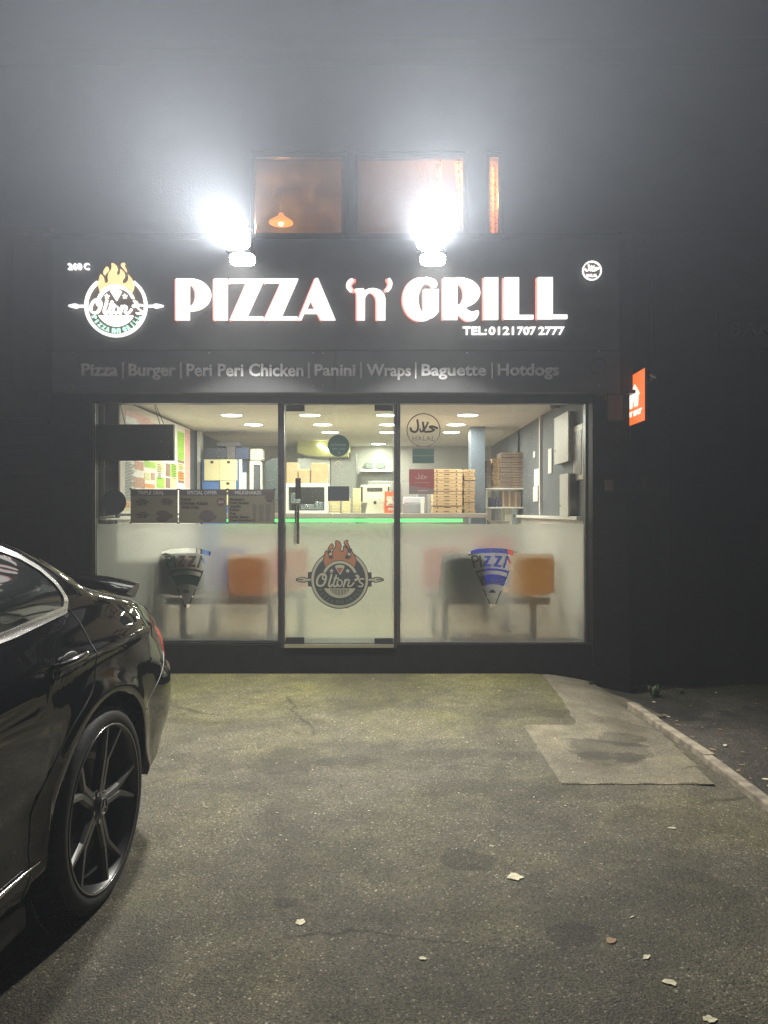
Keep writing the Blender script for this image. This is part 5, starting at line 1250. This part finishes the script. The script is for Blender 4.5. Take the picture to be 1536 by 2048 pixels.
put('flame_gap', sdf_px(DE(U(s_curve([(560,330),(575,380),(578,425)], 26, n=4), s_curve([(905,300),(900,350),(862,425)], 32, n=4))), DBB, 0.4, YD, YK-0.0022, YK-0.0016), e_dark, dl)
put('inner_arc', sdf_px(DE(U(E['arc'], E['stars'], SUB(E['slice'], s_poly([(672,600),(782,600),(728,690)])))), DBB, 0.36, YD, YK-0.0032, YK-0.0022), e_cream, dl)
put('pizza_slice', sdf_px(DE(s_poly([(674,602),(780,602),(728,686)])), DBB, 0.36, YD, YK-0.0032, YK-0.0022), bounce('emblem_red', (0.3,0.07,0.05), 0.25), dl)
put('script_outline', sdf_px(DE(GROW(E['script'], 12)), DBB, 0.36, YD, YK-0.0036, YK-0.0030), e_dark, dl)
put('script', sdf_px(DE(E['script']), DBB, 0.34, YD, YK-0.0044, YK-0.0037), e_cream, dl)
put('ribbed_bowl', sdf_px(DE(SUB(E['bowl'], slats)), DBB, 0.34, YD, YK-0.0040, YK-0.0022), e_cream, dl)
dfn = lambda a, b_, d: (PX(dcx+(a-727)*dk_, YD), d, PZ(dcy+(b_-797)*dk_, YD))
for w_, a0, a1 in ARC:
    put('lettering', arc_text(nb(), w_, 727, 800, 377, math.pi*a0, math.pi*a1, 62, dfn, YK-0.003, YK-0.002, 0.02), e_green, dl)
# ================================================================== PARKED CAR
# local axes: x = across (0 at the kerb-side wheel face, negative across the car), y = along, towards the boot, z = up
car = thing('parked_car', 'glossy black saloon car parked at the left with its boot towards the shop', 'car', (0,0,0))
paint = mat('black_car_paint', (0.0035,0.0037,0.0042), 0.45, 0.0, coat=1.0, spec=0.0)
paint.node_tree.nodes['Principled BSDF'].inputs['Coat Roughness'].default_value = 0.015
trimm = mat('bright_trim', (0.75,0.74,0.72), 0.18, 1.0)
glossb = mat('gloss_black', (0.004,0.004,0.004), 0.08, coat=1.0)
rubber = mat('tyre_rubber', (0.018,0.018,0.018), 0.7, bump=(50, 0.2))
carglass = mat('tinted_glass', (0.012,0.016,0.015), 0.03, 0.0, coat=1.0, spec=0.8)
ux  = [-3.78,-3.70,-3.5,-3.0,-2.4,-2.0,-1.5,-0.9,-0.5,-0.23,0.03,0.215,0.407,0.734,0.9,1.0,1.06,1.12]
wr  = [ 0.60, 0.66,0.76,0.86,0.95,1.08,1.30,1.375,1.355,1.305,1.225,1.132,1.088,1.015,0.945,0.90,0.87,0.86]
vr  = [-0.20,-0.20,-.20,-.20,-.20,-.24,-.27,-.29,-.28,-.26,-.25,-.25,-.25,-.22,-.16,-.12,-.10,-.10]
wc  = [ 0.64, 0.70,0.80,0.92,1.01,1.15,1.36,1.43,1.42,1.38,1.305,1.215,1.14,1.07,1.03,1.0,0.96,0.94]
be  = [ 0.55, 0.60,0.70,0.82,0.92,0.97,1.00,1.025,1.045,1.06,1.065,1.055,1.03,0.965,0.90,0.865,0.85,0.845]
wb  = [ 0.28, 0.24,0.2,0.2,0.2,0.2,0.2,0.2,0.2,0.2,0.22,0.26,0.31,0.36,0.37,0.38,0.385,0.39]
I_ = lambda arr, u: float(np.interp(u, ux, arr))
RA = 0.405; WZ = 0.345; UF = -2.86
def sm(arr, u): return (I_(arr, u-0.09)+2*I_(arr, u)+I_(arr, u+0.09)+2*I_(arr, u-0.045)+2*I_(arr, u+0.045))/8
plan = [(-3.80,-0.92),(-3.79,-0.6),(-3.74,-0.36),(-3.62,-0.19),(-3.42,-0.085),(-3.1,-0.03),(-2.7,-0.005),(-2.0,0.0),(-1.2,0.0),(-0.5,0.0),(0.15,0.0),(0.45,-0.012),(0.65,-0.035),(0.80,-0.075),(0.91,-0.13),(0.985,-0.21),(1.035,-0.33),(1.065,-0.5),(1.08,-0.7),(1.085,-0.92)]
pp = crom(plan, 10, closed=False)
st = []
for p in pp:
    if not st or math.hypot(p[0]-st[-1][0], p[1]-st[-1][1]) > 0.02: st.append((float(p[0]), float(p[1])))
ex = []
for c in (0.0, UF):
    for k in range(25):
        a = math.pi*k/24; ex.append(c+RA*math.cos(a))
flat = [s for s in st if -3.0 < s[0] < 0.42]
for u in ex:
    v = float(np.interp(u, [p[0] for p in st], [p[1] for p in st]))
    if all(abs(u-s[0]) > 0.004 for s in st): st.append((u, v))
st.sort(key=lambda s: (s[0], -abs(s[1]+0.92) if s[0] > 0 else abs(s[1]+0.92)))
# restore arc order
front_part = sorted([s for s in st if s[0] < -3.4], key=lambda s: s[1]); mid = sorted([s for s in st if -3.4 <= s[0] <= 0.9], key=lambda s: s[0]); rear = sorted([s for s in st if s[0] > 0.9], key=lambda s: -s[1])
st = front_part+mid+rear
def arch(u):
    w = I_(wb, u)
    for c in (0.0, UF):
        d = abs(u-c)
        if d <= RA+1e-6: w = max(w, WZ+math.sqrt(max(0, RA*RA-d*d)))
    return w
Vw = [0.18,0.26,0.34,0.40,0.50,0.62,0.75,0.86,0.915,0.95,1.0,1.07]
Vv = [-0.085,-0.04,-0.012,-0.022,-0.016,0.0,0.004,-0.004,-0.012,-0.035,-0.062,-0.105]
Rw = [0.36,0.42,0.50,0.58,0.66,0.70,0.76,0.84,0.90,0.95,1.0]
Rv = [-0.03,0.0,0.028,0.03,0.022,0.0,-0.02,-0.045,-0.075,-0.10,-0.12]
def normal(i):
    a = st[max(i-1, 0)]; c = st[min(i+1, len(st)-1)]; t = Vector((c[0]-a[0], c[1]-a[1])); t.normalize()
    return (-t.y, t.x) if True else None      # (du, dv) pointing outwards
def side_pt(i, w):
    u, v = st[i]; nu, nv = normal(i)
    if nv < 0 and abs(u) < 3: nu, nv = -nu, -nv
    k = min(1.0, max(0.0, (u-0.45)/0.45)); off = float(np.interp(w, Vw, Vv))*(1-k)+float(np.interp(w, Rw, Rv))*k
    d = math.hypot(u-0.0, w-WZ); off += 0.014*math.exp(-((d-RA-0.015)/0.045)**2)
    d = math.hypot(u-UF, w-WZ); off += 0.014*math.exp(-((d-RA-0.015)/0.045)**2)
    # crease that climbs towards the tail lamp, and the scooped door
    crw = 0.93-0.05*min(1, max(0, (0.9-u)/1.6)); off += 0.008*math.exp(-((w-crw)/0.018)**2)*(1 if u > -3 else 0)
    lo = 0.47+0.10*min(1, max(0, (u+1.9)/1.4)); off += -0.013*math.exp(-((w-lo+0.05)/0.05)**2)*(1 if -2.2 < u < -0.45 else 0)
    return (v+nv*off, u+nu*off, w)
def section(i):
    u, v = st[i]; w0, w1 = arch(u), max(sm(be, u), arch(u)+0.02); P = []
    n1 = 26
    for k in range(n1): P.append(side_pt(i, w0+(w1-w0)*k/(n1-1)))
    bx0, by0, bz0 = P[-1]
    tot = abs(-0.92-bx0); rail_in = min(abs(sm(vr, u))*1.0, tot*0.6) if v > -0.9 else 0
    rx_ = min(v+sm(vr, u), bx0-0.02) if v+sm(vr, u) > -0.92 else -0.92+0.1*tot
    rx_ = max(rx_, -0.90)
    rz, cz = sm(wr, u), sm(wc, u)
    if u > 0.9: fade = min(1, max(0, (abs(v+0.92))/0.6)); 
    n2 = 10; c0 = Vector((bx0, bz0)); c3 = Vector((rx_, max(rz, bz0)))
    h = c3.y-c0.y
    c1 = c0+Vector((-0.02-0.10*max(0, 0.15-h)/0.15*abs(c3.x-c0.x), h*0.42)); c2 = c3+Vector((0.045 if h > 0.12 else 0.12*abs(c3.x-c0.x), -h*0.14))
    for k in range(1, n2+1):
        t = k/n2; q = c0*(1-t)**3+c1*3*t*(1-t)**2+c2*3*t*t*(1-t)+c3*t**3
        P.append((q.x, by0, q.y))
    n3 = 12; cz = max(cz, c3.y)
    slope = min((c3.y-c2.y)/max(abs(c3.x-c2.x), 1e-3), 1.2)
    for k in range(1, n3+1):
        t = k/n3; x = c3.x+(-0.92-c3.x)*t; P.append((x, by0, c3.y+(cz-c3.y)*(1-(1-t)**2.2)))
    return P
secs = [section(i) for i in range(len(st))]
NP = len(secs[0])
def mirror(p): return (-1.84-p[0], p[1], p[2])
b = nb(); grid = [[b.verts.new(p) for p in s] for s in secs]
mg = [[b.verts.new(mirror(p)) for p in s[:-1]]+[grid[i][-1]] for i, s in enumerate(secs)]
for i in range(len(secs)-1):
    for k in range(NP-1):
        for g, fl_ in ((grid, False), (mg, True)):
            vs = (g[i][k], g[i+1][k], g[i+1][k+1], g[i][k+1])
            try: b.faces.new(vs[::-1] if fl_ else vs)
            except ValueError: pass
# inner lip of the wheel arches and the sills
for g, sg in ((grid, -1), (mg, 1)):
    prev = None
    for i in range(len(secs)):
        p = g[i][0].co; q = b.verts.new((p.x+sg*0.05 if abs(p.x+0.92) > 0.1 else p.x, p.y-(0.05 if p.y > 0.9 else 0), p.z+0.004))
        if prev is not None:
            try: b.faces.new((g[i-1][0], prev, q, g[i][0]))
            except ValueError: pass
        prev = q
bmesh.ops.remove_doubles(b, verts=b.verts[:], dist=0.0004)
bmesh.ops.recalc_face_normals(b, faces=b.faces[:])
body = put('body', b, paint, car, True, auto=1.0)
# dark underside, wheel housings
b = nb(); bx(b, -1.72, -0.12, -3.5, 0.45, 0.17, 0.30, 0.02)
bx(b, -1.78, -0.06, UF+RA+0.03, -RA-0.03, 0.14, 0.24, 0.015)
for c in (0.0, UF):
    for sx_, ex_ in ((-0.36, -0.075), (-1.765, -1.48)):
        pr_ = [(RA+0.012, sx_), (RA+0.012, ex_)]
        lathe(b, [(0.30, sx_), (RA+0.012, sx_), (RA+0.012, ex_), (RA+0.006, ex_), (RA+0.006, sx_+0.006), (0.30, sx_+0.006)], 'X', (0, c, WZ), 48)
put('underbody', b, M['black'], car)
# interpolation helper on the near side surface
def surf(u, w):
    """x of the outer skin at length u, height w (near side)"""
    j = min(range(len(st)), key=lambda i: abs(st[i][0]-u)+abs(st[i][1])*0.05)
    j2 = j+1 if (j+1 < len(st) and st[j][0] < u) else max(j-1, 0)
    def at(i):
        s = secs[i]; zs_ = [p[2] for p in s[:36]]; return float(np.interp(w, zs_, [p[0] for p in s[:36]]))
    du = st[j2][0]-st[j][0]; t = 0 if abs(du) < 1e-6 else min(1, max(0, (u-st[j][0])/du))
    return at(j)*(1-t)+at(j2)*t
def skin(off): return lambda a, c, d: (surf(a, c)+d+off, a, c)
glass_pts = [(-0.475,1.052),(-0.14,1.078),(-0.115,1.105),(-0.125,1.15),(-0.165,1.20),(-0.24,1.245),(-0.36,1.287),(-0.6,1.325),(-1.0,1.335),(-1.45,1.255),(-1.75,1.12),(-1.88,1.03),(-1.86,0.99),(-1.2,1.02)]
gl = s_poly(glass_pts)
def both(name, f, box, res, d0, d1, m, parent=car, **kw):
    b = sdf_bm(nb(), f, box, res, lambda a, c, d: (surf(a, c)+d, a, c), d0, d1, merge=False)
    b2_ = b.copy()
    for v in b2_.verts: v.co.x = -1.84-v.co.x
    bmesh.ops.recalc_face_normals(b2_, faces=b2_.faces[:])
    o = put(name, b, m, parent, True, auto=0.8, **kw); put(name, b2_, m, parent, True, auto=0.8, **kw); return o
both('side_window', gl, (-1.95,0.0,0.95,1.40), 0.02, 0.0045, -0.004, carglass)
ring = SUB(GROW(gl, 0.024), gl)
both('window_trim', ring, (-1.95,0.05,0.93,1.42), 0.010, 0.010, -0.002, trimm)
both('door_pillar', INT(gl, s_line([(-0.98,1.0),(-0.93,1.36)], 0.045)), (-1.95,0,0.95,1.40), 0.02, 0.0065, 0.0, glossb)
# shut lines
def line3(pts, r=0.0035, m=None, name='shut_line', off=-0.001):
    q = crom(pts, 8, closed=False)
    for sg in (0, 1):
        P = [(surf(a, c)+off, a, c) for a, c in q]
        if sg: P = [mirror(p) for p in P]
        put(name, tube(nb(), P, r, 6), m or M['black'], car, True)
line3([(-0.09,1.065),(-0.075,1.0),(-0.085,0.90),(-0.13,0.80),(-0.30,0.70),(-0.46,0.55),(-0.50,0.40),(-0.50,0.24)])
line3([(-1.02,1.015),(-1.03,0.8),(-1.04,0.5),(-1.03,0.24)])
line3([(-2.02,0.93),(-2.1,0.7),(-2.15,0.45),(-2.13,0.24)])
line3([(0.36,0.60),(0.50,0.66),(0.66,0.715),(0.76,0.76)], 0.003)
# bright bead along the sill
b = nb(); P = [(surf(a, 0.345)+0.006, a, 0.352+0.012*max(0, (a+0.9))) for a in np.linspace(-2.35, -0.47, 30)]
rs_ = [0.009]*26+[0.008,0.006,0.004,0.002]
put('sill_trim', tube(b, P, 0.009, 8, rs_), trimm, car, True)
b = nb(); P = [mirror(p) for p in P]; put('sill_trim', tube(b, P, 0.009, 8, rs_), trimm, car, True)
# door handles
def handle(u, sg):
    z = 0.925; x = surf(u, z)
    h = nb(); P = [(surf(u+t, z)+d, u+t, z+0.012*t/0.2) for t, d in ((-0.10,0.004),(-0.085,0.026),(-0.03,0.034),(0.04,0.034),(0.08,0.028),(0.095,0.004))]
    P = crom(P, 4, closed=False)
    if sg: P = [mirror(p) for p in P]
    o = put('door_handle', tube(h, P, 0.012, 10, [0.006+0.005*math.sin(math.pi*i/(len(P)-1)) for i in range(len(P))]), glossb, car, True)
    h = nb(); p = (surf(u+0.01, z-0.008)-0.002, u+0.01, z-0.005)
    if sg: p = mirror(p)
    bmesh.ops.create_uvsphere(h, u_segments=18, v_segments=10, radius=1, matrix=Matrix.Translation(p) @ Matrix.Diagonal((0.006, 0.06, 0.026, 1)))
    put('handle_recess', h, M['black'], o, True)
for u in (-0.27, -1.22):
    for sg in (0, 1): handle(u, sg)
# tail lamps wrapping the rear corner
tail = mat('red_tail_lens', (0.85,0.02,0.015), 0.3, coat=1.0)
taild = mat('dark_tail_lens', (0.03,0.004,0.004), 0.1, coat=1.0)
def corner_patch(i0, i1, zl, zh, off, m, name, parent=car):
    for sg in (0, 1):
        b = nb(); G = []; n = 10
        for i in range(i0, i1+1):
            t = (i-i0)/max(1, i1-i0); nu, nv = normal(i)
            a, c = zl(t), zh(t); row = []
            for k in range(n+1):
                z = a+(c-a)*k/n; p = side_pt(i, z); o_ = off*math.sin(math.pi*k/n)**0.4*min(1, 6*t, 6*(1-t)+0.3)
                q = (p[0]+nv*o_, p[1]+nu*o_, z)
                row.append(b.verts.new(mirror(q) if sg else q))
            G.append(row)
        for i in range(len(G)-1):
            for k in range(n): b.faces.new((G[i][k], G[i+1][k], G[i+1][k+1], G[i][k+1]))
        bmesh.ops.recalc_face_normals(b, faces=b.faces[:])
        put(name, b, m, parent, True)
ia = min(range(len(st)), key=lambda i: abs(st[i][0]-0.70)+(0 if st[i][1] > -0.3 else 9))
ib = min(range(len(st)), key=lambda i: abs(st[i][1]+0.62)+(0 if st[i][0] > 0.9 else 9))
corner_patch(ia, ib, lambda t: 0.86-0.16*min(1, t*4), lambda t: 0.885-0.03*t, 0.014, tail, 'tail_lamp')
corner_patch(ia+3, ib, lambda t: 0.66, lambda t: 0.70, 0.012, taild, 'lamp_surround')
# reflector strip and exhaust trim low on the bumper
corner_patch(ia+3, ib, lambda t: 0.50, lambda t: 0.515, 0.008, trimm, 'bumper_trim')
# boot spoiler lip
b = nb(); G = []
for i in range(25):
    s = -1+2*i/24; x = -0.92+s*0.68; yy = 1.00-0.10*abs(s)**2.4; zz = 1.075-0.028*abs(s)**2.5
    G.append([b.verts.new(p) for p in ((x, yy-0.16, zz-0.02), (x, yy-0.10, zz+0.002), (x, yy-0.02, zz+0.03*(1-0.5*abs(s)**6)), (x, yy, zz+0.028*(1-0.5*abs(s)**6)), (x, yy-0.01, zz-0.01), (x, yy-0.06, zz-0.05))])
for i in range(24):
    for k in range(6): b.faces.new((G[i][k], G[i][(k+1) % 6], G[i+1][(k+1) % 6], G[i+1][k]))
b.faces.new(G[0]); b.faces.new(G[-1][::-1]); bmesh.ops.recalc_face_normals(b, faces=b.faces[:])
put('boot_spoiler', b, glossb, car, True, auto=0.9)
# rear screen, windscreen as skins just above the body
def top_patch(u0, u1, k0, name, m, off=0.005):
    b = nb(); G = []
    idx = [i for i in range(len(st)) if u0 <= st[i][0] <= u1 and st[i][1] > -0.3]
    for i in idx:
        s = secs[i]; row = [(p[0], p[1], p[2]+off) for p in s[k0:]]; row += [mirror(p) for p in row[-2::-1]]
        G.append([b.verts.new(p) for p in row])
    for i in range(len(G)-1):
        for k in range(len(G[0])-1): b.faces.new((G[i][k], G[i+1][k], G[i+1][k+1], G[i][k+1]))
    bmesh.ops.recalc_face_normals(b, faces=b.faces[:]); put(name, b, m, car, True)
top_patch(-0.28, 0.36, 38, 'rear_screen', carglass)
top_patch(-2.1, -1.35, 38, 'windscreen', carglass)
# boot lid plate and registration area
put('number_plate', bx(nb(), -1.18, -0.66, 1.085, 1.10, 0.70, 0.81, 0.004), mat('plate_yellow', (0.6,0.5,0.08), 0.5), car)
for sg in (0, 1):
    x = -0.30 if sg == 0 else -1.54
    b = nb(); cyl(b, (x, 1.02, 0.41), (x, 1.12, 0.41), 0.045, seg=20); put('exhaust_tip', b, trimm, car, True, auto=0.6)
    xx = 0.09 if sg == 0 else -1.93
    b = nb(); bmesh.ops.create_uvsphere(b, u_segments=16, v_segments=10, radius=1, matrix=Matrix.Translation((xx, -1.95, 1.05)) @ Matrix.Diagonal((0.11,0.06,0.07,1)))
    put('door_mirror', b, paint, car, True)
    xh_ = -0.28 if sg == 0 else -1.56
    b = nb(); bmesh.ops.create_uvsphere(b, u_segments=16, v_segments=10, radius=1, matrix=Matrix.Translation((xh_, -3.60, 0.64)) @ Matrix.Diagonal((0.17,0.16,0.07,1)))
    put('headlight', b, mat('headlight_lens_%d' % sg, (0.5,0.5,0.5), 0.05, coat=1.0), car, True)
# wheels
rimm = mat('dark_alloy', (0.012,0.0125,0.013), 0.4, 0.0, coat=0.6)
lipm = mat('machined_lip', (0.35,0.35,0.34), 0.25, 1.0)
def wheel(yc, side):
    RO = 0.345; W0 = 0.0; sgn = 1 if side == 0 else -1; xf = 0.0 if side == 0 else -1.84
    c = (xf, yc, WZ); X = lambda d: -sgn*d      # d = depth inwards from the wheel face
    w = put('wheel', lathe(nb(), [(0.10, X(0.075)), (0.255, X(0.10)), (0.27, X(0.20)), (0.10, X(0.20))], 'X', c, 48), M['black'], car, True, auto=0.5)
    ty = [(0.282,X(0.022)),(0.290,X(0.006)),(0.300,X(0.001)),(0.315,X(0.0)),(0.330,X(0.006)),(0.3405,X(0.018)),(0.345,X(0.034)),(0.3455,X(0.12)),(0.345,X(0.21)),(0.335,X(0.24)),(0.29,X(0.245)),(0.282,X(0.22))]
    b = lathe(nb(), ty, 'X', c, 96, closed=True)
    put('tyre', b, rubber, w, True, auto=0.7)
    b = nb()     # tread blocks
    for k in range(72):
        a = 2*math.pi*k/72; q = nb()
        for (d0, d1) in ((0.020,0.060),(0.066,0.105),(0.112,0.15),(0.157,0.20)):
            bx(q, X(d0), X(d1), -0.0115, 0.0115, 0.342 if d0 > 0.03 else 0.338, 0.3505 if d0 > 0.03 else 0.3485, 0.0)
        bmesh.ops.transform(q, matrix=Matrix.Translation(c) @ Matrix.Rotation(a, 4, 'X'), verts=q.verts[:])
        tm = bpy.data.meshes.new('t'); q.to_mesh(tm); q.free(); b.from_mesh(tm); bpy.data.meshes.remove(tm)
    put('tread', b, rubber, w)
    b = lathe(nb(), [(0.291,X(0.010)),(0.288,X(0.003)),(0.281,X(0.004)),(0.275,X(0.012)),(0.270,X(0.035)),(0.262,X(0.06)),(0.262,X(0.19)),(0.285,X(0.19))], 'X', c, 96, closed=True)
    put('rim_barrel', b, rimm, w, True, auto=0.5)
    b = lathe(nb(), [(0.2895,X(0.0035)),(0.287,X(0.000)),(0.2835,X(0.0005)),(0.2835,X(0.0035))], 'X', c, 96, closed=True); put('rim_lip', b, lipm, w, True)
    # five split spokes
    b = nb()
    def bar(q, r0, a0, r1, a1, w0, w1, d0, d1):
        p0 = Vector((0, r0*math.sin(a0), r0*math.cos(a0))); p1 = Vector((0, r1*math.sin(a1), r1*math.cos(a1)))
        t = (p1-p0).normalized(); s = Vector((0, -t.z, t.y)); ring = []
        for p, w_, d in ((p0, w0, d0), (p1, w1, d1)):
            ring.append([q.verts.new(Vector((X(d+dd), 0, 0))+p+s*k*w_) for k, dd in ((-1,0.010),(-0.45,0.0),(0.45,0.0),(1,0.010),(0.8,0.032),(-0.8,0.032))])
        for k in range(6): q.faces.new((ring[0][k], ring[0][(k+1) % 6], ring[1][(k+1) % 6], ring[1][k]))
        q.faces.new(ring[0][::-1]); q.faces.new(ring[1])
    for k in range(5):
        a = 2*math.pi*k/5+R(18)
        bar(b, 0.045, a-0.22, 0.165, a-0.085, 0.020, 0.017, 0.030, 0.026)
        bar(b, 0.045, a+0.22, 0.165, a+0.085, 0.020, 0.017, 0.030, 0.026)
        bar(b, 0.160, a-0.08, 0.276, a-0.22, 0.016, 0.013, 0.026, 0.010)
        bar(b, 0.160, a+0.08, 0.276, a+0.22, 0.016, 0.013, 0.026, 0.010)
    bmesh.ops.recalc_face_normals(b, faces=b.faces[:])
    bmesh.ops.translate(b, verts=b.verts[:], vec=c)
    put('spokes', b, rimm, w)
    b = lathe(nb(), [(0.0001,X(0.016)),(0.032,X(0.017)),(0.040,X(0.024)),(0.062,X(0.034)),(0.07,X(0.06))], 'X', c, 40); put('hub', b, rimm, w, True, auto=0.6)
    b = lathe(nb(), [(0.0265,X(0.0135)),(0.0295,X(0.0135)),(0.0295,X(0.0172)),(0.0265,X(0.0172))], 'X', c, 40, closed=True)
    for k in range(3):
        a = 2*math.pi*k/3; q = nb(); prism(q, [(-0.004,0.002),(0,0.0275),(0.004,0.002)], lambda m_, n_, d: (X(d), m_, n_), 0.0135, 0.0165)
        bmesh.ops.transform(q, matrix=Matrix.Translation(c) @ Matrix.Rotation(a, 4, 'X'), verts=q.verts[:]); tm = bpy.data.meshes.new('t'); q.to_mesh(tm); q.free(); b.from_mesh(tm); bpy.data.meshes.remove(tm)
    put('hub_emblem', b, lipm, w)
    b = nb()
    for k in range(5):
        a = 2*math.pi*k/5+R(48); cyl(b, (xf+X(0.05), yc+0.052*math.sin(a), WZ+0.052*math.cos(a)), (xf+X(0.026), yc+0.052*math.sin(a), WZ+0.052*math.cos(a)), 0.0085, seg=8)
    put('wheel_bolts', b, lipm, w)
    b = lathe(nb(), [(0.07,X(0.085)),(0.185,X(0.085)),(0.185,X(0.10)),(0.07,X(0.10))], 'X', c, 48, closed=True); put('brake_disc', b, mat('brake_steel_%d_%d' % (int(yc), side), (0.12,0.12,0.12), 0.4, 0.9), w)
for yc in (0.0, UF):
    for s_ in (0, 1): wheel(yc, s_)
car.location = (-0.99, 2.76, 0.0); car.rotation_euler = (0, 0, R(-4))

# ================================================================== HAZE
hb = nb(); bx(hb, -40, 40, -25, 30, -1.42, 11.0)  # mist added largely to stand in for lens glare around the floodlights
hz = put('haze', hb, None); hz.data.materials.clear()
hm_ = bpy.data.materials.new('glare_mist'); hm_.use_nodes = True; n = hm_.node_tree
for nd in list(n.nodes):
    if nd.type != 'OUTPUT_MATERIAL': n.nodes.remove(nd)
out = [x for x in n.nodes if x.type == 'OUTPUT_MATERIAL'][0]
pv = n.nodes.new('ShaderNodeVolumePrincipled'); pv.inputs['Color'].default_value = (0.93, 0.95, 1.0, 1)
pv.inputs['Density'].default_value = HAZE_D; pv.inputs['Anisotropy'].default_value = 0.25
n.links.new(pv.outputs[0], out.inputs['Volume']); hm_.cycles.homogeneous_volume = True; hm_.cycles.volume_sampling = 'MULTIPLE_IMPORTANCE'
hz.data.materials.append(hm_)
tag(hz, 'thin night mist glowing around the floodlights', None, kind='stuff')
